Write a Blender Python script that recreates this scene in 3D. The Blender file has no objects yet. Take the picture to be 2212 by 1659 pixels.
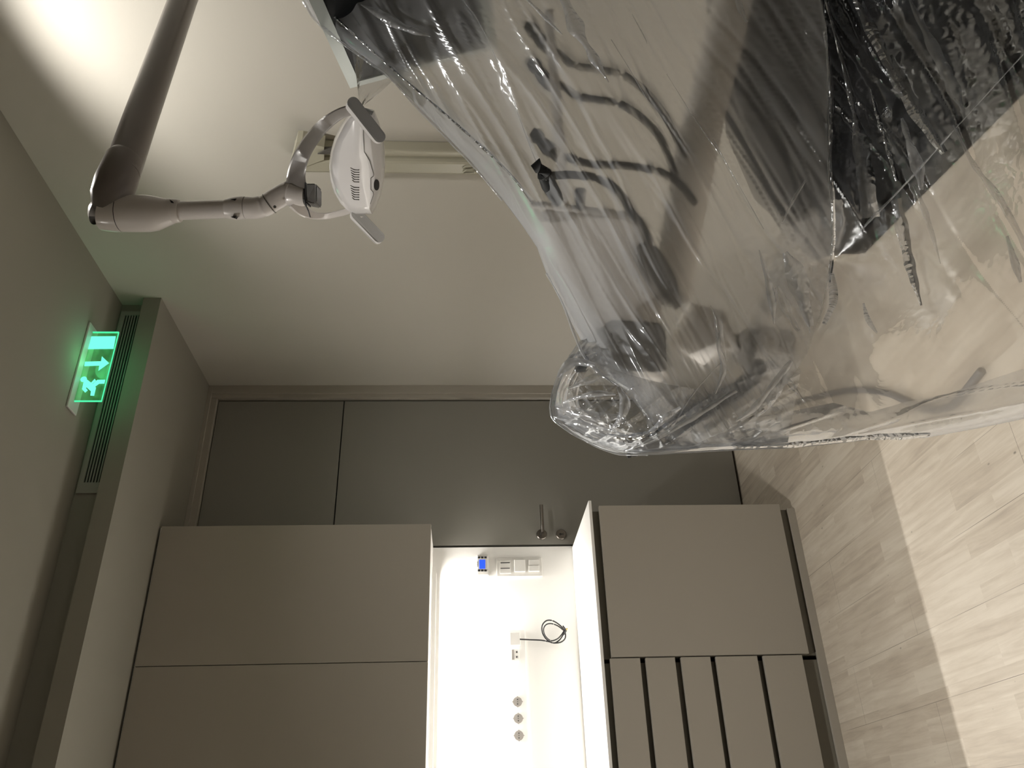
import bpy, bmesh, math, random
import numpy as np
from mathutils import Vector, Matrix, noise

# ------------------------------------------------------------------ camera
W, H = 2212.0, 1659.0
FPX = 1771.5
YAW, PITCH = math.radians(29.77), math.radians(-3.18)
CAM = Vector((0.0, 0.0, 1.42))
FWD = Vector((math.sin(YAW) * math.cos(PITCH), math.cos(YAW) * math.cos(PITCH), math.sin(PITCH)))
RGT = Vector((math.cos(YAW), -math.sin(YAW), 0.0))
UPV = RGT.cross(FWD)
sc = bpy.context.scene
col = sc.collection
cam_data = bpy.data.cameras.new('camera')
cam = bpy.data.objects.new('camera', cam_data)
col.objects.link(cam)
cam_data.sensor_fit = 'HORIZONTAL'
cam_data.sensor_width = 36.0
cam_data.lens = FPX / W * 36.0
cam_data.clip_start = 0.02
# the phone was held on its side: image right is down in the room, image up is to the right
mx = Matrix((-UPV, RGT, -FWD)).transposed().to_4x4()
mx.translation = CAM
cam.matrix_world = mx
sc.camera = cam

# ------------------------------------------------------------------ world, exposure, lights
sc.view_settings.view_transform = 'Standard'
sc.view_settings.look = 'None'
sc.view_settings.gamma = 1.0
sc.view_settings.use_curve_mapping = False
sc.view_settings.exposure = 0.0
world = bpy.data.worlds.new('world')
sc.world = world
world.use_nodes = True
world.node_tree.nodes['Background'].inputs[0].default_value = (1.0, 0.85, 0.7, 1)
world.node_tree.nodes['Background'].inputs[1].default_value = 0.004
sc.cycles.max_bounces = 14
sc.cycles.diffuse_bounces = 7
sc.cycles.glossy_bounces = 4
sc.cycles.transmission_bounces = 8
sc.cycles.transparent_max_bounces = 16
sc.cycles.sample_clamp_indirect = 4.0
sc.cycles.caustics_reflective = True
sc.cycles.caustics_refractive = True

WARM = (1.0, 0.95, 0.88)
YB = 3.89          # back wall
XW = 2.20          # right wall
ZC = 2.975         # ceiling
ZS = 2.785         # soffit underside


def lamp(name, kind, loc, energy, color, rot=(0, 0, 0), **kw):
    d = bpy.data.lights.new(name, kind)
    d.energy = energy
    d.color = color
    for k, v in kw.items():
        setattr(d, k, v)
    o = bpy.data.objects.new(name, d)
    o.location = loc
    o.rotation_euler = rot
    col.objects.link(o)
    return o


# LED strip under the wall cabinets, close to the splashback
lamp('led_strip_light', 'AREA', (-0.70, 3.835, 1.556), 50.0, WARM, shape='RECTANGLE', size=3.7, size_y=0.012, spread=math.radians(165))
# recessed wall washer in the ceiling beside the right wall
lamp('downlight_light', 'SPOT', (1.72, 1.60, 2.965), 64.0, (1.0, 0.95, 0.88), spot_size=math.radians(149), spot_blend=0.5, shadow_soft_size=0.04)
# unseen second downlight, placed to light the floor, lamp and film from the left
lamp('downlight_light', 'SPOT', (-0.10, 1.55, 2.965), 235.0, (1.0, 0.95, 0.88), spot_size=math.radians(118), spot_blend=0.8, shadow_soft_size=0.10)
# green glow from the lit emergency sign
lamp('exit_sign_light', 'POINT', (1.765, 2.885, 2.90), 0.30, (0.16, 1.0, 0.36), shadow_soft_size=0.05)


# ------------------------------------------------------------------ projection helpers (pixel of the photograph -> point in the room)
def ray(x, y):
    x, y = float(x), float(y)
    return FWD - (y - H / 2) / FPX * RGT - (x - W / 2) / FPX * UPV


def at(x, y, t):
    return CAM + ray(x, y) * float(t)


def on_x(x, y, X):
    d = ray(x, y)
    return CAM + d * ((X - CAM.x) / d.x)


def on_y(x, y, Y):
    d = ray(x, y)
    return CAM + d * ((Y - CAM.y) / d.y)


def on_z(x, y, Z):
    d = ray(x, y)
    return CAM + d * ((Z - CAM.z) / d.z)


def mpx(p, t):
    return p * t / FPX


# ------------------------------------------------------------------ materials
def new_mat(name):
    m = bpy.data.materials.new(name)
    m.use_nodes = True
    return m, m.node_tree.nodes, m.node_tree.links


def plain(name, c, rough=0.5, metal=0.0, spec=0.5, noise_amt=0.0, noise_scale=30.0, bump=0.0, bump_scale=200.0, coat=0.0, emit=None, estr=0.0):
    m, n, l = new_mat(name)
    b = n['Principled BSDF']
    b.inputs['Base Color'].default_value = (*c, 1)
    b.inputs['Roughness'].default_value = rough
    b.inputs['Metallic'].default_value = metal
    b.inputs['Specular IOR Level'].default_value = spec
    b.inputs['Coat Weight'].default_value = coat
    if emit:
        b.inputs['Emission Color'].default_value = (*emit, 1)
        b.inputs['Emission Strength'].default_value = estr
    tc = n.new('ShaderNodeTexCoord')
    if noise_amt > 0:
        t = n.new('ShaderNodeTexNoise')
        t.inputs['Scale'].default_value = noise_scale
        t.inputs['Detail'].default_value = 6
        l.new(tc.outputs['Object'], t.inputs['Vector'])
        r = n.new('ShaderNodeMapRange')
        r.inputs['To Min'].default_value = 1 - noise_amt
        r.inputs['To Max'].default_value = 1 + noise_amt
        l.new(t.outputs['Fac'], r.inputs['Value'])
        mu = n.new('ShaderNodeVectorMath')
        mu.operation = 'SCALE'
        mu.inputs[0].default_value = c
        l.new(r.outputs['Result'], mu.inputs['Scale'])
        l.new(mu.outputs['Vector'], b.inputs['Base Color'])
    if bump > 0:
        t = n.new('ShaderNodeTexNoise')
        t.inputs['Scale'].default_value = bump_scale
        t.inputs['Detail'].default_value = 4
        l.new(tc.outputs['Object'], t.inputs['Vector'])
        bp = n.new('ShaderNodeBump')
        bp.inputs['Strength'].default_value = bump
        bp.inputs['Distance'].default_value = 0.001
        l.new(t.outputs['Fac'], bp.inputs['Height'])
        l.new(bp.outputs['Normal'], b.inputs['Normal'])
    return m


def emitter(name, c, s):
    m, n, l = new_mat(name)
    n.clear()
    e = n.new('ShaderNodeEmission')
    e.inputs[0].default_value = (*c, 1)
    e.inputs[1].default_value = s
    o = n.new('ShaderNodeOutputMaterial')
    l.new(e.outputs[0], o.inputs[0])
    return m


def film(name, clear=0.3, blur=0.4, haze=0.22, gloss=0.1, blur_rough=0.75, blur_ior=1.1, crinkle=0.5, crinkle_scale=60.0, gloss_rough=0.14, stretch=(1, 1, 1), rot=(0, 0, 0), tint=(0.90, 0.94, 1.0), fine=1.0, edge=0.35, patchy=0.0, mask_lo=0.44, fres=0.6):
    """clear plastic sheeting: partly see-through, partly scattering, with sharp crinkle highlights"""
    m, n, l = new_mat(name)
    n.clear()
    out = n.new('ShaderNodeOutputMaterial')
    tc = n.new('ShaderNodeTexCoord')
    mp = n.new('ShaderNodeMapping')
    mp.inputs['Scale'].default_value = stretch
    mp.inputs['Rotation'].default_value = rot
    l.new(tc.outputs['Object'], mp.inputs['Vector'])
    # crinkle pattern: creased facets from a warped cell pattern plus finer wrinkles
    nz = n.new('ShaderNodeTexNoise')
    nz.inputs['Scale'].default_value = crinkle_scale * 0.25
    nz.inputs['Detail'].default_value = 3
    l.new(mp.outputs['Vector'], nz.inputs['Vector'])
    mixv = n.new('ShaderNodeVectorMath')
    mixv.operation = 'MULTIPLY_ADD'
    l.new(nz.outputs['Color'], mixv.inputs[0])
    mixv.inputs[1].default_value = (4.5 / crinkle_scale,) * 3
    l.new(mp.outputs['Vector'], mixv.inputs[2])
    vo = n.new('ShaderNodeTexVoronoi')
    vo.feature = 'F1'
    vo.inputs['Scale'].default_value = crinkle_scale
    l.new(mixv.outputs['Vector'], vo.inputs['Vector'])
    n2 = n.new('ShaderNodeTexNoise')
    n2.noise_type = 'RIDGED_MULTIFRACTAL'
    n2.inputs['Scale'].default_value = crinkle_scale * 0.35
    n2.inputs['Detail'].default_value = 5
    l.new(mixv.outputs['Vector'], n2.inputs['Vector'])
    # crinkles come in patches: mask with a large soft noise
    msk = n.new('ShaderNodeTexNoise')
    msk.inputs['Scale'].default_value = 5.0
    msk.inputs['Detail'].default_value = 2
    l.new(mp.outputs['Vector'], msk.inputs['Vector'])
    mr = n.new('ShaderNodeMapRange')
    mr.inputs['From Min'].default_value = mask_lo
    mr.inputs['From Max'].default_value = mask_lo + 0.16
    mr.inputs['To Min'].default_value = 1.0 - patchy
    mr.inputs['To Max'].default_value = 1.0
    l.new(msk.outputs['Fac'], mr.inputs['Value'])
    ad = n.new('ShaderNodeMath')
    ad.operation = 'MULTIPLY_ADD'
    ad.inputs[1].default_value = 0.5 * fine
    l.new(n2.outputs['Fac'], ad.inputs[0])
    l.new(vo.outputs['Distance'], ad.inputs[2])
    st = n.new('ShaderNodeMath')
    st.operation = 'MULTIPLY'
    st.inputs[1].default_value = crinkle
    l.new(mr.outputs['Result'], st.inputs[0])
    bp = n.new('ShaderNodeBump')
    bp.inputs['Distance'].default_value = 0.006
    l.new(st.outputs[0], bp.inputs['Strength'])
    l.new(ad.outputs[0], bp.inputs['Height'])
    # shaders
    tr = n.new('ShaderNodeBsdfTransparent')
    tr.inputs[0].default_value = (0.97, 0.97, 0.97, 1)
    rf = n.new('ShaderNodeBsdfRefraction')
    rf.inputs['IOR'].default_value = blur_ior
    rf.inputs['Roughness'].default_value = blur_rough
    rf.inputs['Color'].default_value = (0.95, 0.95, 0.95, 1)
    df = n.new('ShaderNodeBsdfDiffuse')
    df.inputs['Color'].default_value = (*tint, 1)
    tl = n.new('ShaderNodeBsdfTranslucent')
    tl.inputs['Color'].default_value = (*tint, 1)
    gl = n.new('ShaderNodeBsdfAnisotropic')
    gl.inputs['Roughness'].default_value = gloss_rough
    gl.inputs['Color'].default_value = (*tint, 1)
    l.new(bp.outputs['Normal'], gl.inputs['Normal'])
    m1 = n.new('ShaderNodeMixShader')      # clear / blurred transmission
    m1.inputs[0].default_value = blur / max(1e-6, clear + blur)
    l.new(tr.outputs[0], m1.inputs[1])
    l.new(rf.outputs[0], m1.inputs[2])
    m2 = n.new('ShaderNodeMixShader')      # haze
    m2.inputs[0].default_value = 0.5
    l.new(df.outputs[0], m2.inputs[1])
    l.new(tl.outputs[0], m2.inputs[2])
    lw = n.new('ShaderNodeLayerWeight')    # film looks denser when seen edge-on
    lw.inputs['Blend'].default_value = 0.35
    hz = n.new('ShaderNodeMath')
    hz.operation = 'MULTIPLY_ADD'
    hz.inputs[1].default_value = edge
    hz.inputs[2].default_value = haze
    l.new(lw.outputs['Facing'], hz.inputs[0])
    hz.use_clamp = True
    m3 = n.new('ShaderNodeMixShader')
    l.new(hz.outputs[0], m3.inputs[0])
    l.new(m1.outputs[0], m3.inputs[1])
    l.new(m2.outputs[0], m3.inputs[2])
    fr = n.new('ShaderNodeLayerWeight')
    fr.inputs['Blend'].default_value = 0.3
    l.new(bp.outputs['Normal'], fr.inputs['Normal'])
    gf = n.new('ShaderNodeMath')
    gf.operation = 'MULTIPLY_ADD'
    gf.inputs[1].default_value = fres
    gf.inputs[2].default_value = gloss
    gf.use_clamp = True
    l.new(fr.outputs['Fresnel'], gf.inputs[0])
    m4 = n.new('ShaderNodeMixShader')
    l.new(gf.outputs[0], m4.inputs[0])
    l.new(m3.outputs[0], m4.inputs[1])
    l.new(gl.outputs[0], m4.inputs[2])
    l.new(m4.outputs[0], out.inputs['Surface'])
    return m


def floor_material():
    m, n, l = new_mat('whitewashed_planks')
    b = n['Principled BSDF']
    b.inputs['Roughness'].default_value = 0.45
    tc = n.new('ShaderNodeTexCoord')
    mp = n.new('ShaderNodeMapping')
    mp.inputs['Rotation'].default_value = (0, 0, math.radians(90))
    mp.inputs['Location'].default_value = (0.13, 0.04, 0)
    l.new(tc.outputs['Object'], mp.inputs['Vector'])

    def brick(w, h, off, c1, c2, mortar):
        br = n.new('ShaderNodeTexBrick')
        br.inputs['Scale'].default_value = 1.0
        br.inputs['Brick Width'].default_value = w
        br.inputs['Row Height'].default_value = h
        br.inputs['Mortar Size'].default_value = mortar
        br.inputs['Mortar Smooth'].default_value = 0.2
        br.inputs['Bias'].default_value = 0.0
        br.offset = off
        br.offset_frequency = 2
        br.squash = 1.0
        br.inputs['Color1'].default_value = (*c1, 1)
        br.inputs['Color2'].default_value = (*c2, 1)
        br.inputs['Mortar'].default_value = (0.05, 0.04, 0.03, 1)
        l.new(mp.outputs['Vector'], br.inputs['Vector'])
        return br
    strips = brick(0.47, 0.072, 0.37, (0, 0, 0), (1, 1, 1), 0.0)
    planks = brick(1.22, 0.2, 0.41, (0, 0, 0), (1, 1, 1), 0.0009)
    # stretched wood grain
    g = n.new('ShaderNodeMapping')
    g.inputs['Scale'].default_value = (2.2, 26, 1)
    l.new(mp.outputs['Vector'], g.inputs['Vector'])
    addv = n.new('ShaderNodeVectorMath')
    addv.operation = 'MULTIPLY_ADD'
    l.new(strips.outputs['Color'], addv.inputs[0])
    addv.inputs[1].default_value = (7, 13, 5)
    l.new(g.outputs['Vector'], addv.inputs[2])
    gn = n.new('ShaderNodeTexNoise')
    gn.inputs['Scale'].default_value = 1.6
    gn.inputs['Detail'].default_value = 9
    gn.inputs['Roughness'].default_value = 0.62
    gn.inputs['Distortion'].default_value = 0.5
    l.new(addv.outputs['Vector'], gn.inputs['Vector'])
    cl = n.new('ShaderNodeTexNoise')
    cl.inputs['Scale'].default_value = 5.0
    cl.inputs['Detail'].default_value = 4
    l.new(mp.outputs['Vector'], cl.inputs['Vector'])

    def math_(op, a, bval):
        x = n.new('ShaderNodeMath')
        x.operation = op
        if isinstance(a, float):
            x.inputs[0].default_value = a
        else:
            l.new(a, x.inputs[0])
        if isinstance(bval, float):
            x.inputs[1].default_value = bval
        else:
            l.new(bval, x.inputs[1])
        return x.outputs[0]
    t1 = math_('MULTIPLY', strips.outputs['Color'], 0.27)
    t2 = math_('MULTIPLY', gn.outputs['Fac'], 0.92)
    t3 = math_('MULTIPLY', cl.outputs['Fac'], 0.35)
    s = math_('ADD', math_('ADD', t1, t2), t3)
    ramp = n.new('ShaderNodeValToRGB')
    ramp.color_ramp.elements[0].position = 0.42
    ramp.color_ramp.elements[0].color = (0.40, 0.345, 0.285, 1)
    ramp.color_ramp.elements[1].position = 0.98
    ramp.color_ramp.elements[1].color = (0.68, 0.62, 0.53, 1)
    e = ramp.color_ramp.elements.new(0.7)
    e.color = (0.56, 0.495, 0.41, 1)
    l.new(s, ramp.inputs['Fac'])
    # knots
    kmap = n.new('ShaderNodeMapping')
    kmap.inputs['Scale'].default_value = (1.0, 1.9, 1)
    l.new(mp.outputs['Vector'], kmap.inputs['Vector'])
    vo = n.new('ShaderNodeTexVoronoi')
    vo.inputs['Scale'].default_value = 8.5
    vo.inputs['Randomness'].default_value = 1.0
    l.new(kmap.outputs['Vector'], vo.inputs['Vector'])
    kr = n.new('ShaderNodeMapRange')
    kr.inputs['From Min'].default_value = 0.035
    kr.inputs['From Max'].default_value = 0.085
    kr.inputs['To Min'].default_value = 0.4
    kr.inputs['To Max'].default_value = 1.0
    sepc = n.new('ShaderNodeSeparateColor')
    l.new(vo.outputs['Color'], sepc.inputs[0])
    # only some cells carry a knot, of uneven size
    l.new(math_('ADD', vo.outputs['Distance'], math_('MULTIPLY', sepc.outputs[0], 0.07)), kr.inputs['Value'])
    mul = n.new('ShaderNodeVectorMath')
    mul.operation = 'SCALE'
    l.new(ramp.outputs['Color'], mul.inputs[0])
    l.new(kr.outputs['Result'], mul.inputs['Scale'])
    mixm = n.new('ShaderNodeMix')
    mixm.data_type = 'RGBA'
    jn = n.new('ShaderNodeTexNoise')
    jn.inputs['Scale'].default_value = 1.7
    l.new(mp.outputs['Vector'], jn.inputs['Vector'])
    jr = n.new('ShaderNodeMapRange')
    jr.inputs['From Min'].default_value = 0.42
    jr.inputs['From Max'].default_value = 0.62
    jr.inputs['To Min'].default_value = 0.08
    jr.inputs['To Max'].default_value = 0.8
    l.new(jn.outputs['Fac'], jr.inputs['Value'])
    l.new(math_('MULTIPLY', planks.outputs['Fac'], jr.outputs['Result']), mixm.inputs[0])
    l.new(mul.outputs['Vector'], mixm.inputs[6])
    mixm.inputs[7].default_value = (0.14, 0.11, 0.085, 1)
    l.new(mixm.outputs[2], b.inputs['Base Color'])
    bp = n.new('ShaderNodeBump')
    bp.inputs['Strength'].default_value = 0.12
    bp.inputs['Distance'].default_value = 0.002
    l.new(gn.outputs['Fac'], bp.inputs['Height'])
    l.new(bp.outputs['Normal'], b.inputs['Normal'])
    return m


M = {}
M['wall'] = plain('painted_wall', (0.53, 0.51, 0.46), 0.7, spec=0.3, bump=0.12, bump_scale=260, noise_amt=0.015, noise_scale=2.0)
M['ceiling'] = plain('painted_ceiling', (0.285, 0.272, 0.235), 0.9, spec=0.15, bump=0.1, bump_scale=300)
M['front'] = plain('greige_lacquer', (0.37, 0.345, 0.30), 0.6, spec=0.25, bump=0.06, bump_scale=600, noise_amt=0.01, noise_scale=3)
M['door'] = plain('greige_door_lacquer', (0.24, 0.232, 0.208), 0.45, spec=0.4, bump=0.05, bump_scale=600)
M['carcass'] = plain('dark_carcass', (0.13, 0.125, 0.105), 0.5)
M['channel'] = plain('grip_channel', (0.17, 0.16, 0.13), 0.4)
M['black'] = plain('black_gap', (0.006, 0.006, 0.006), 0.8)
M['worktop'] = plain('white_worktop', (0.88, 0.872, 0.85), 0.35)
M['splash'] = plain('white_splashback', (0.88, 0.872, 0.85), 0.45)
M['floor'] = floor_material()
M['white'] = plain('white_plastic', (0.78, 0.77, 0.75), 0.35)
M['socket'] = plain('socket_plastic', (0.33, 0.31, 0.29), 0.4)
M['switch'] = plain('switch_plastic', (0.68, 0.67, 0.64), 0.35)
M['dark'] = plain('dark_plastic', (0.015, 0.015, 0.017), 0.4)
M['blue'] = plain('blue_display', (0.01, 0.02, 0.3), 0.3, emit=(0.02, 0.09, 1.0), estr=1.3)
M['steel'] = plain('brushed_steel', (0.25, 0.23, 0.21), 0.28, metal=1.0)
M['cable'] = plain('black_cable', (0.02, 0.02, 0.021), 0.35)
M['gold'] = plain('brass_tip', (0.6, 0.45, 0.15), 0.3, metal=1.0)
M['lampwhite'] = plain('lamp_grey_white', (0.60, 0.57, 0.555), 0.32, coat=0.25, noise_amt=0.02)
M['lamphead'] = plain('lamp_head_white', (0.74, 0.73, 0.74), 0.25, coat=0.4)
M['lamparm'] = plain('lamp_arm_grey', (0.40, 0.36, 0.345), 0.3, coat=0.2)
M['armshade'] = plain('lamp_arm_shaded_grey', (0.17, 0.15, 0.14), 0.3, coat=0.2)  # shade on the arm's near side is put into this grey
M['yokeshade'] = plain('yoke_shaded_grey', (0.20, 0.185, 0.175), 0.35, coat=0.15)  # upper yoke arm faces away from the light: its shade is in the colour
M['handle'] = plain('handle_grey', (0.075, 0.073, 0.07), 0.4)
M['handle2'] = plain('handle_light_grey', (0.27, 0.265, 0.255), 0.4)
M['cream'] = plain('cream_enamel', (0.43, 0.415, 0.33), 0.4, coat=0.1)
M['upholstery'] = plain('black_upholstery', (0.008, 0.008, 0.009), 0.5, spec=0.3, bump=0.3, bump_scale=400)
M['unit'] = plain('unit_white', (0.85, 0.82, 0.78), 0.35)
M['unitgrey'] = plain('unit_dark_grey', (0.10, 0.095, 0.085), 0.45)
M['rubber'] = plain('dark_rubber', (0.018, 0.02, 0.021), 0.5)
M['bezel'] = plain('monitor_bezel', (0.42, 0.46, 0.45), 0.3, metal=0.3)
M['screen'] = plain('dark_screen', (0.004, 0.005, 0.006), 0.35, spec=0.08)
M['signplate'] = plain('sign_plate', (0.62, 0.62, 0.60), 0.35)
M['green'] = emitter('green_pictogram', (0.16, 1.0, 0.66), 1.35)
M['greenedge'] = emitter('green_edge', (0.10, 1.0, 0.48), 0.95)
M['ledemit'] = emitter('led_diffuser', WARM, 8.0)
M['ventdark'] = plain('vent_dark', (0.004, 0.004, 0.004), 0.9)
M['vent'] = plain('vent_frame', (0.36, 0.35, 0.32), 0.5)
# acrylic pane of the sign: mostly see-through, faint green edge glow caught inside the acrylic
_m, _n, _l = new_mat('sign_acrylic')
_n.clear()
_o = _n.new('ShaderNodeOutputMaterial')
_t = _n.new('ShaderNodeBsdfTransparent'); _t.inputs[0].default_value = (0.75, 0.95, 0.8, 1)
_g = _n.new('ShaderNodeBsdfGlossy'); _g.inputs['Roughness'].default_value = 0.08
_e = _n.new('ShaderNodeEmission'); _e.inputs[0].default_value = (0.12, 1.0, 0.25, 1); _e.inputs[1].default_value = 0.10
_tc = _n.new('ShaderNodeTexCoord')
_nz = _n.new('ShaderNodeTexNoise'); _nz.inputs['Scale'].default_value = 45; _nz.inputs['Detail'].default_value = 4
_l.new(_tc.outputs['Object'], _nz.inputs['Vector'])
_mr = _n.new('ShaderNodeMapRange'); _mr.inputs['From Min'].default_value = 0.3; _mr.inputs['From Max'].default_value = 0.7
_mr.inputs['To Min'].default_value = 0.04; _mr.inputs['To Max'].default_value = 0.13
_l.new(_nz.outputs['Fac'], _mr.inputs['Value']); _l.new(_mr.outputs['Result'], _e.inputs[1])
_a = _n.new('ShaderNodeMixShader'); _a.inputs[0].default_value = 0.06
_l.new(_t.outputs[0], _a.inputs[1]); _l.new(_g.outputs[0], _a.inputs[2])
_b = _n.new('ShaderNodeAddShader'); _l.new(_a.outputs[0], _b.inputs[0]); _l.new(_e.outputs[0], _b.inputs[1])
_l.new(_b.outputs[0], _o.inputs[0])
M['acrylic'] = _m
FOLD_ROT = (math.radians(20), math.radians(25), math.radians(-35))
M['film_a'] = film('hazy_film', clear=0.36, blur=0.44, haze=0.17, gloss=0.035, blur_rough=0.6, blur_ior=1.05, crinkle=0.35, crinkle_scale=38, stretch=(1, 1, 0.35), rot=FOLD_ROT, edge=0.42, patchy=0.95)
M['film_b'] = film('crinkled_film', clear=0.45, blur=0.5, haze=0.006, gloss=0.008, blur_rough=1.0, blur_ior=1.03, crinkle=0.5, crinkle_scale=60, gloss_rough=0.16, stretch=(1, 1, 0.6), rot=FOLD_ROT, edge=0.03, patchy=1.0, mask_lo=0.56, fres=0.3)
M['film_c'] = film('bag_film', clear=0.62, blur=0.12, haze=0.12, gloss=0.12, blur_rough=0.5, crinkle=0.8, crinkle_scale=30, gloss_rough=0.12, stretch=(1, 1, 0.5), rot=FOLD_ROT, edge=0.12, patchy=0.4, fres=0.8)
M['film_fold'] = film('folded_film', clear=0.5, blur=0.12, haze=0.10, gloss=0.12, blur_rough=0.6, crinkle=0.9, crinkle_scale=55, gloss_rough=0.14, stretch=(1, 1, 0.5), rot=FOLD_ROT, edge=0.25, patchy=0.6, fres=0.8)
M['film_crease'] = film('creased_film', clear=0.3, blur=0.1, haze=0.35, gloss=0.2, blur_rough=0.6, crinkle=0.7, crinkle_scale=80, gloss_rough=0.16, rot=FOLD_ROT, edge=0.3, patchy=0.3, fres=0.8)


# ------------------------------------------------------------------ mesh helpers
def link(name, bm, mat, parent=None, smooth=False, label=None):
    me = bpy.data.meshes.new(name)
    bmesh.ops.recalc_face_normals(bm, faces=bm.faces)
    bm.to_mesh(me)
    bm.free()
    for p in me.polygons:
        p.use_smooth = smooth
    me.materials.append(mat)
    if smooth:
        try:
            me.set_sharp_from_angle(angle=math.radians(38))
        except Exception:
            pass
    o = bpy.data.objects.new(name, me)
    col.objects.link(o)
    if parent is not None:
        o.parent = parent
        o.matrix_parent_inverse = Matrix.Translation(-Vector(parent.location))
    if label:
        o['label'] = label
    return o


def thing(name, label, cat, loc, group=None):
    o = bpy.data.objects.new(name, None)
    o.empty_display_size = 0.05
    o.location = loc
    col.objects.link(o)
    o['label'] = label
    o['category'] = cat
    if group:
        o['group'] = group
    return o


def tag(o, label, cat, group=None):
    o['label'] = label
    o['category'] = cat
    if group:
        o['group'] = group
    return o


def struct(o, label=None):
    o['kind'] = 'structure'
    if label:
        o['label'] = label
    return o


def box(bm, lo, hi, bev=0.0, seg=2):
    lo, hi = Vector(lo), Vector(hi)
    r = bmesh.ops.create_cube(bm, size=1.0)
    vs = r['verts']
    for v in vs:
        v.co = Vector(((lo.x + hi.x) / 2 + v.co.x * (hi.x - lo.x), (lo.y + hi.y) / 2 + v.co.y * (hi.y - lo.y), (lo.z + hi.z) / 2 + v.co.z * (hi.z - lo.z)))
    if bev > 0:
        es = list({e for v in vs for e in v.link_edges})
        bmesh.ops.bevel(bm, geom=es, offset=bev, segments=seg, affect='EDGES', profile=0.5)
    return bm


def nb():
    return bmesh.new()


def sbox(name, lo, hi, mat, parent=None, bev=0.0, label=None, smooth=False):
    return link(name, box(nb(), lo, hi, bev), mat, parent, label=label, smooth=smooth)


def frame_at(tan, ref=Vector((0, 0, 1))):
    t = tan.normalized()
    if abs(t.dot(ref)) > 0.95:
        ref = Vector((1, 0, 0))
    a = t.cross(ref).normalized()
    b = t.cross(a).normalized()
    return a, b


def tube(bm, pts, rad, n=14, cap=True, flat=(1.0, 1.0), ref=Vector((0, 0, 1))):
    """sweep a circle (or an ellipse: flat) along points"""
    pts = [Vector(p) for p in pts]
    if not isinstance(rad, (list, tuple)):
        rad = [rad] * len(pts)
    rings = []
    for i, p in enumerate(pts):
        if i == 0:
            t = pts[1] - pts[0]
        elif i == len(pts) - 1:
            t = pts[-1] - pts[-2]
        else:
            t = (pts[i + 1] - p).normalized() + (p - pts[i - 1]).normalized()
        a, b = frame_at(t, ref)
        rings.append([bm.verts.new(p + a * (math.cos(2 * math.pi * k / n) * rad[i] * flat[0]) + b * (math.sin(2 * math.pi * k / n) * rad[i] * flat[1])) for k in range(n)])
    for r0, r1 in zip(rings, rings[1:]):
        for k in range(n):
            bm.faces.new((r0[k], r0[(k + 1) % n], r1[(k + 1) % n], r1[k]))
    if cap:
        bm.faces.new(rings[0])
        bm.faces.new(rings[-1])
    return bm


def smooth_path(pts, k=6):
    """Catmull-Rom through points (vectors of any length)"""
    P = [np.array(p, float) for p in pts]
    P = [2 * P[0] - P[1]] + P + [2 * P[-1] - P[-2]]
    out = []
    for i in range(1, len(P) - 2):
        for j in range(k):
            s = j / k
            a, b, c, d = P[i - 1], P[i], P[i + 1], P[i + 2]
            out.append(0.5 * ((2 * b) + (-a + c) * s + (2 * a - 5 * b + 4 * c - d) * s * s + (-a + 3 * b - 3 * c + d) * s ** 3))
    out.append(P[-2])
    return out


def prism(bm, poly, ext):
    """extrude a polygon (list of Vectors) by the vector ext"""
    a = [bm.verts.new(p) for p in poly]
    b = [bm.verts.new(Vector(p) + ext) for p in poly]
    bm.faces.new(a)
    bm.faces.new(b)
    n = len(a)
    for i in range(n):
        bm.faces.new((a[i], a[(i + 1) % n], b[(i + 1) % n], b[i]))
    return bm


def disc(bm, c, axis, r, h, n=32, bev=0.0):
    axis = Vector(axis).normalized()
    c = Vector(c)
    if bev > 0:
        tube(bm, [c, c + axis * (h - bev), c + axis * h], [r, r, r - bev], n)
    else:
        tube(bm, [c, c + axis * h], r, n)
    return bm


# ------------------------------------------------------------------ the room shell
X0, Y0 = -2.6, -2.6
f_ = struct(sbox('floor', (X0 - .1, Y0 - .1, -0.1), (XW + .1, YB + .1, 0), M['floor']), 'pale whitewashed wood plank floor')
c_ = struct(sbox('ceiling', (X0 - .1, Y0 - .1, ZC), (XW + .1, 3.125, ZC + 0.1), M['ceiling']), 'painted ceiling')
struct(sbox('wall_right', (XW, Y0, 0), (XW + 0.1, YB + .1, ZC), M['wall']), 'plain beige wall behind the lamp')
struct(sbox('wall_left', (X0 - .1, Y0, 0), (X0, YB + .1, ZC), M['wall']))
struct(sbox('wall_front', (X0, Y0 - .1, 0), (XW, Y0, ZC), M['wall']))
# back wall: pieces around the door opening
DX0, DX1, DZ = 1.315, 2.125, 2.07
bm = nb()
box(bm, (X0, YB, 0), (DX0 - 0.012, YB + .1, ZS))
box(bm, (X0, YB, ZS), (XW, YB + .1, ZC))
struct(link('wall_back', bm, M['splash']), 'wall behind the cabinets and the lit niche')
# lowered soffit with a projecting ledge, vent face stepped back above it
bm = nb()
box(bm, (X0, 3.125, ZS), (XW, YB, ZC + 0.1))
box(bm, (X0, 3.068, ZS), (XW, 3.125, 2.862))
struct(link('trim_1', bm, M['ceiling']), 'lowered soffit above the cabinets and door')
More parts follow.
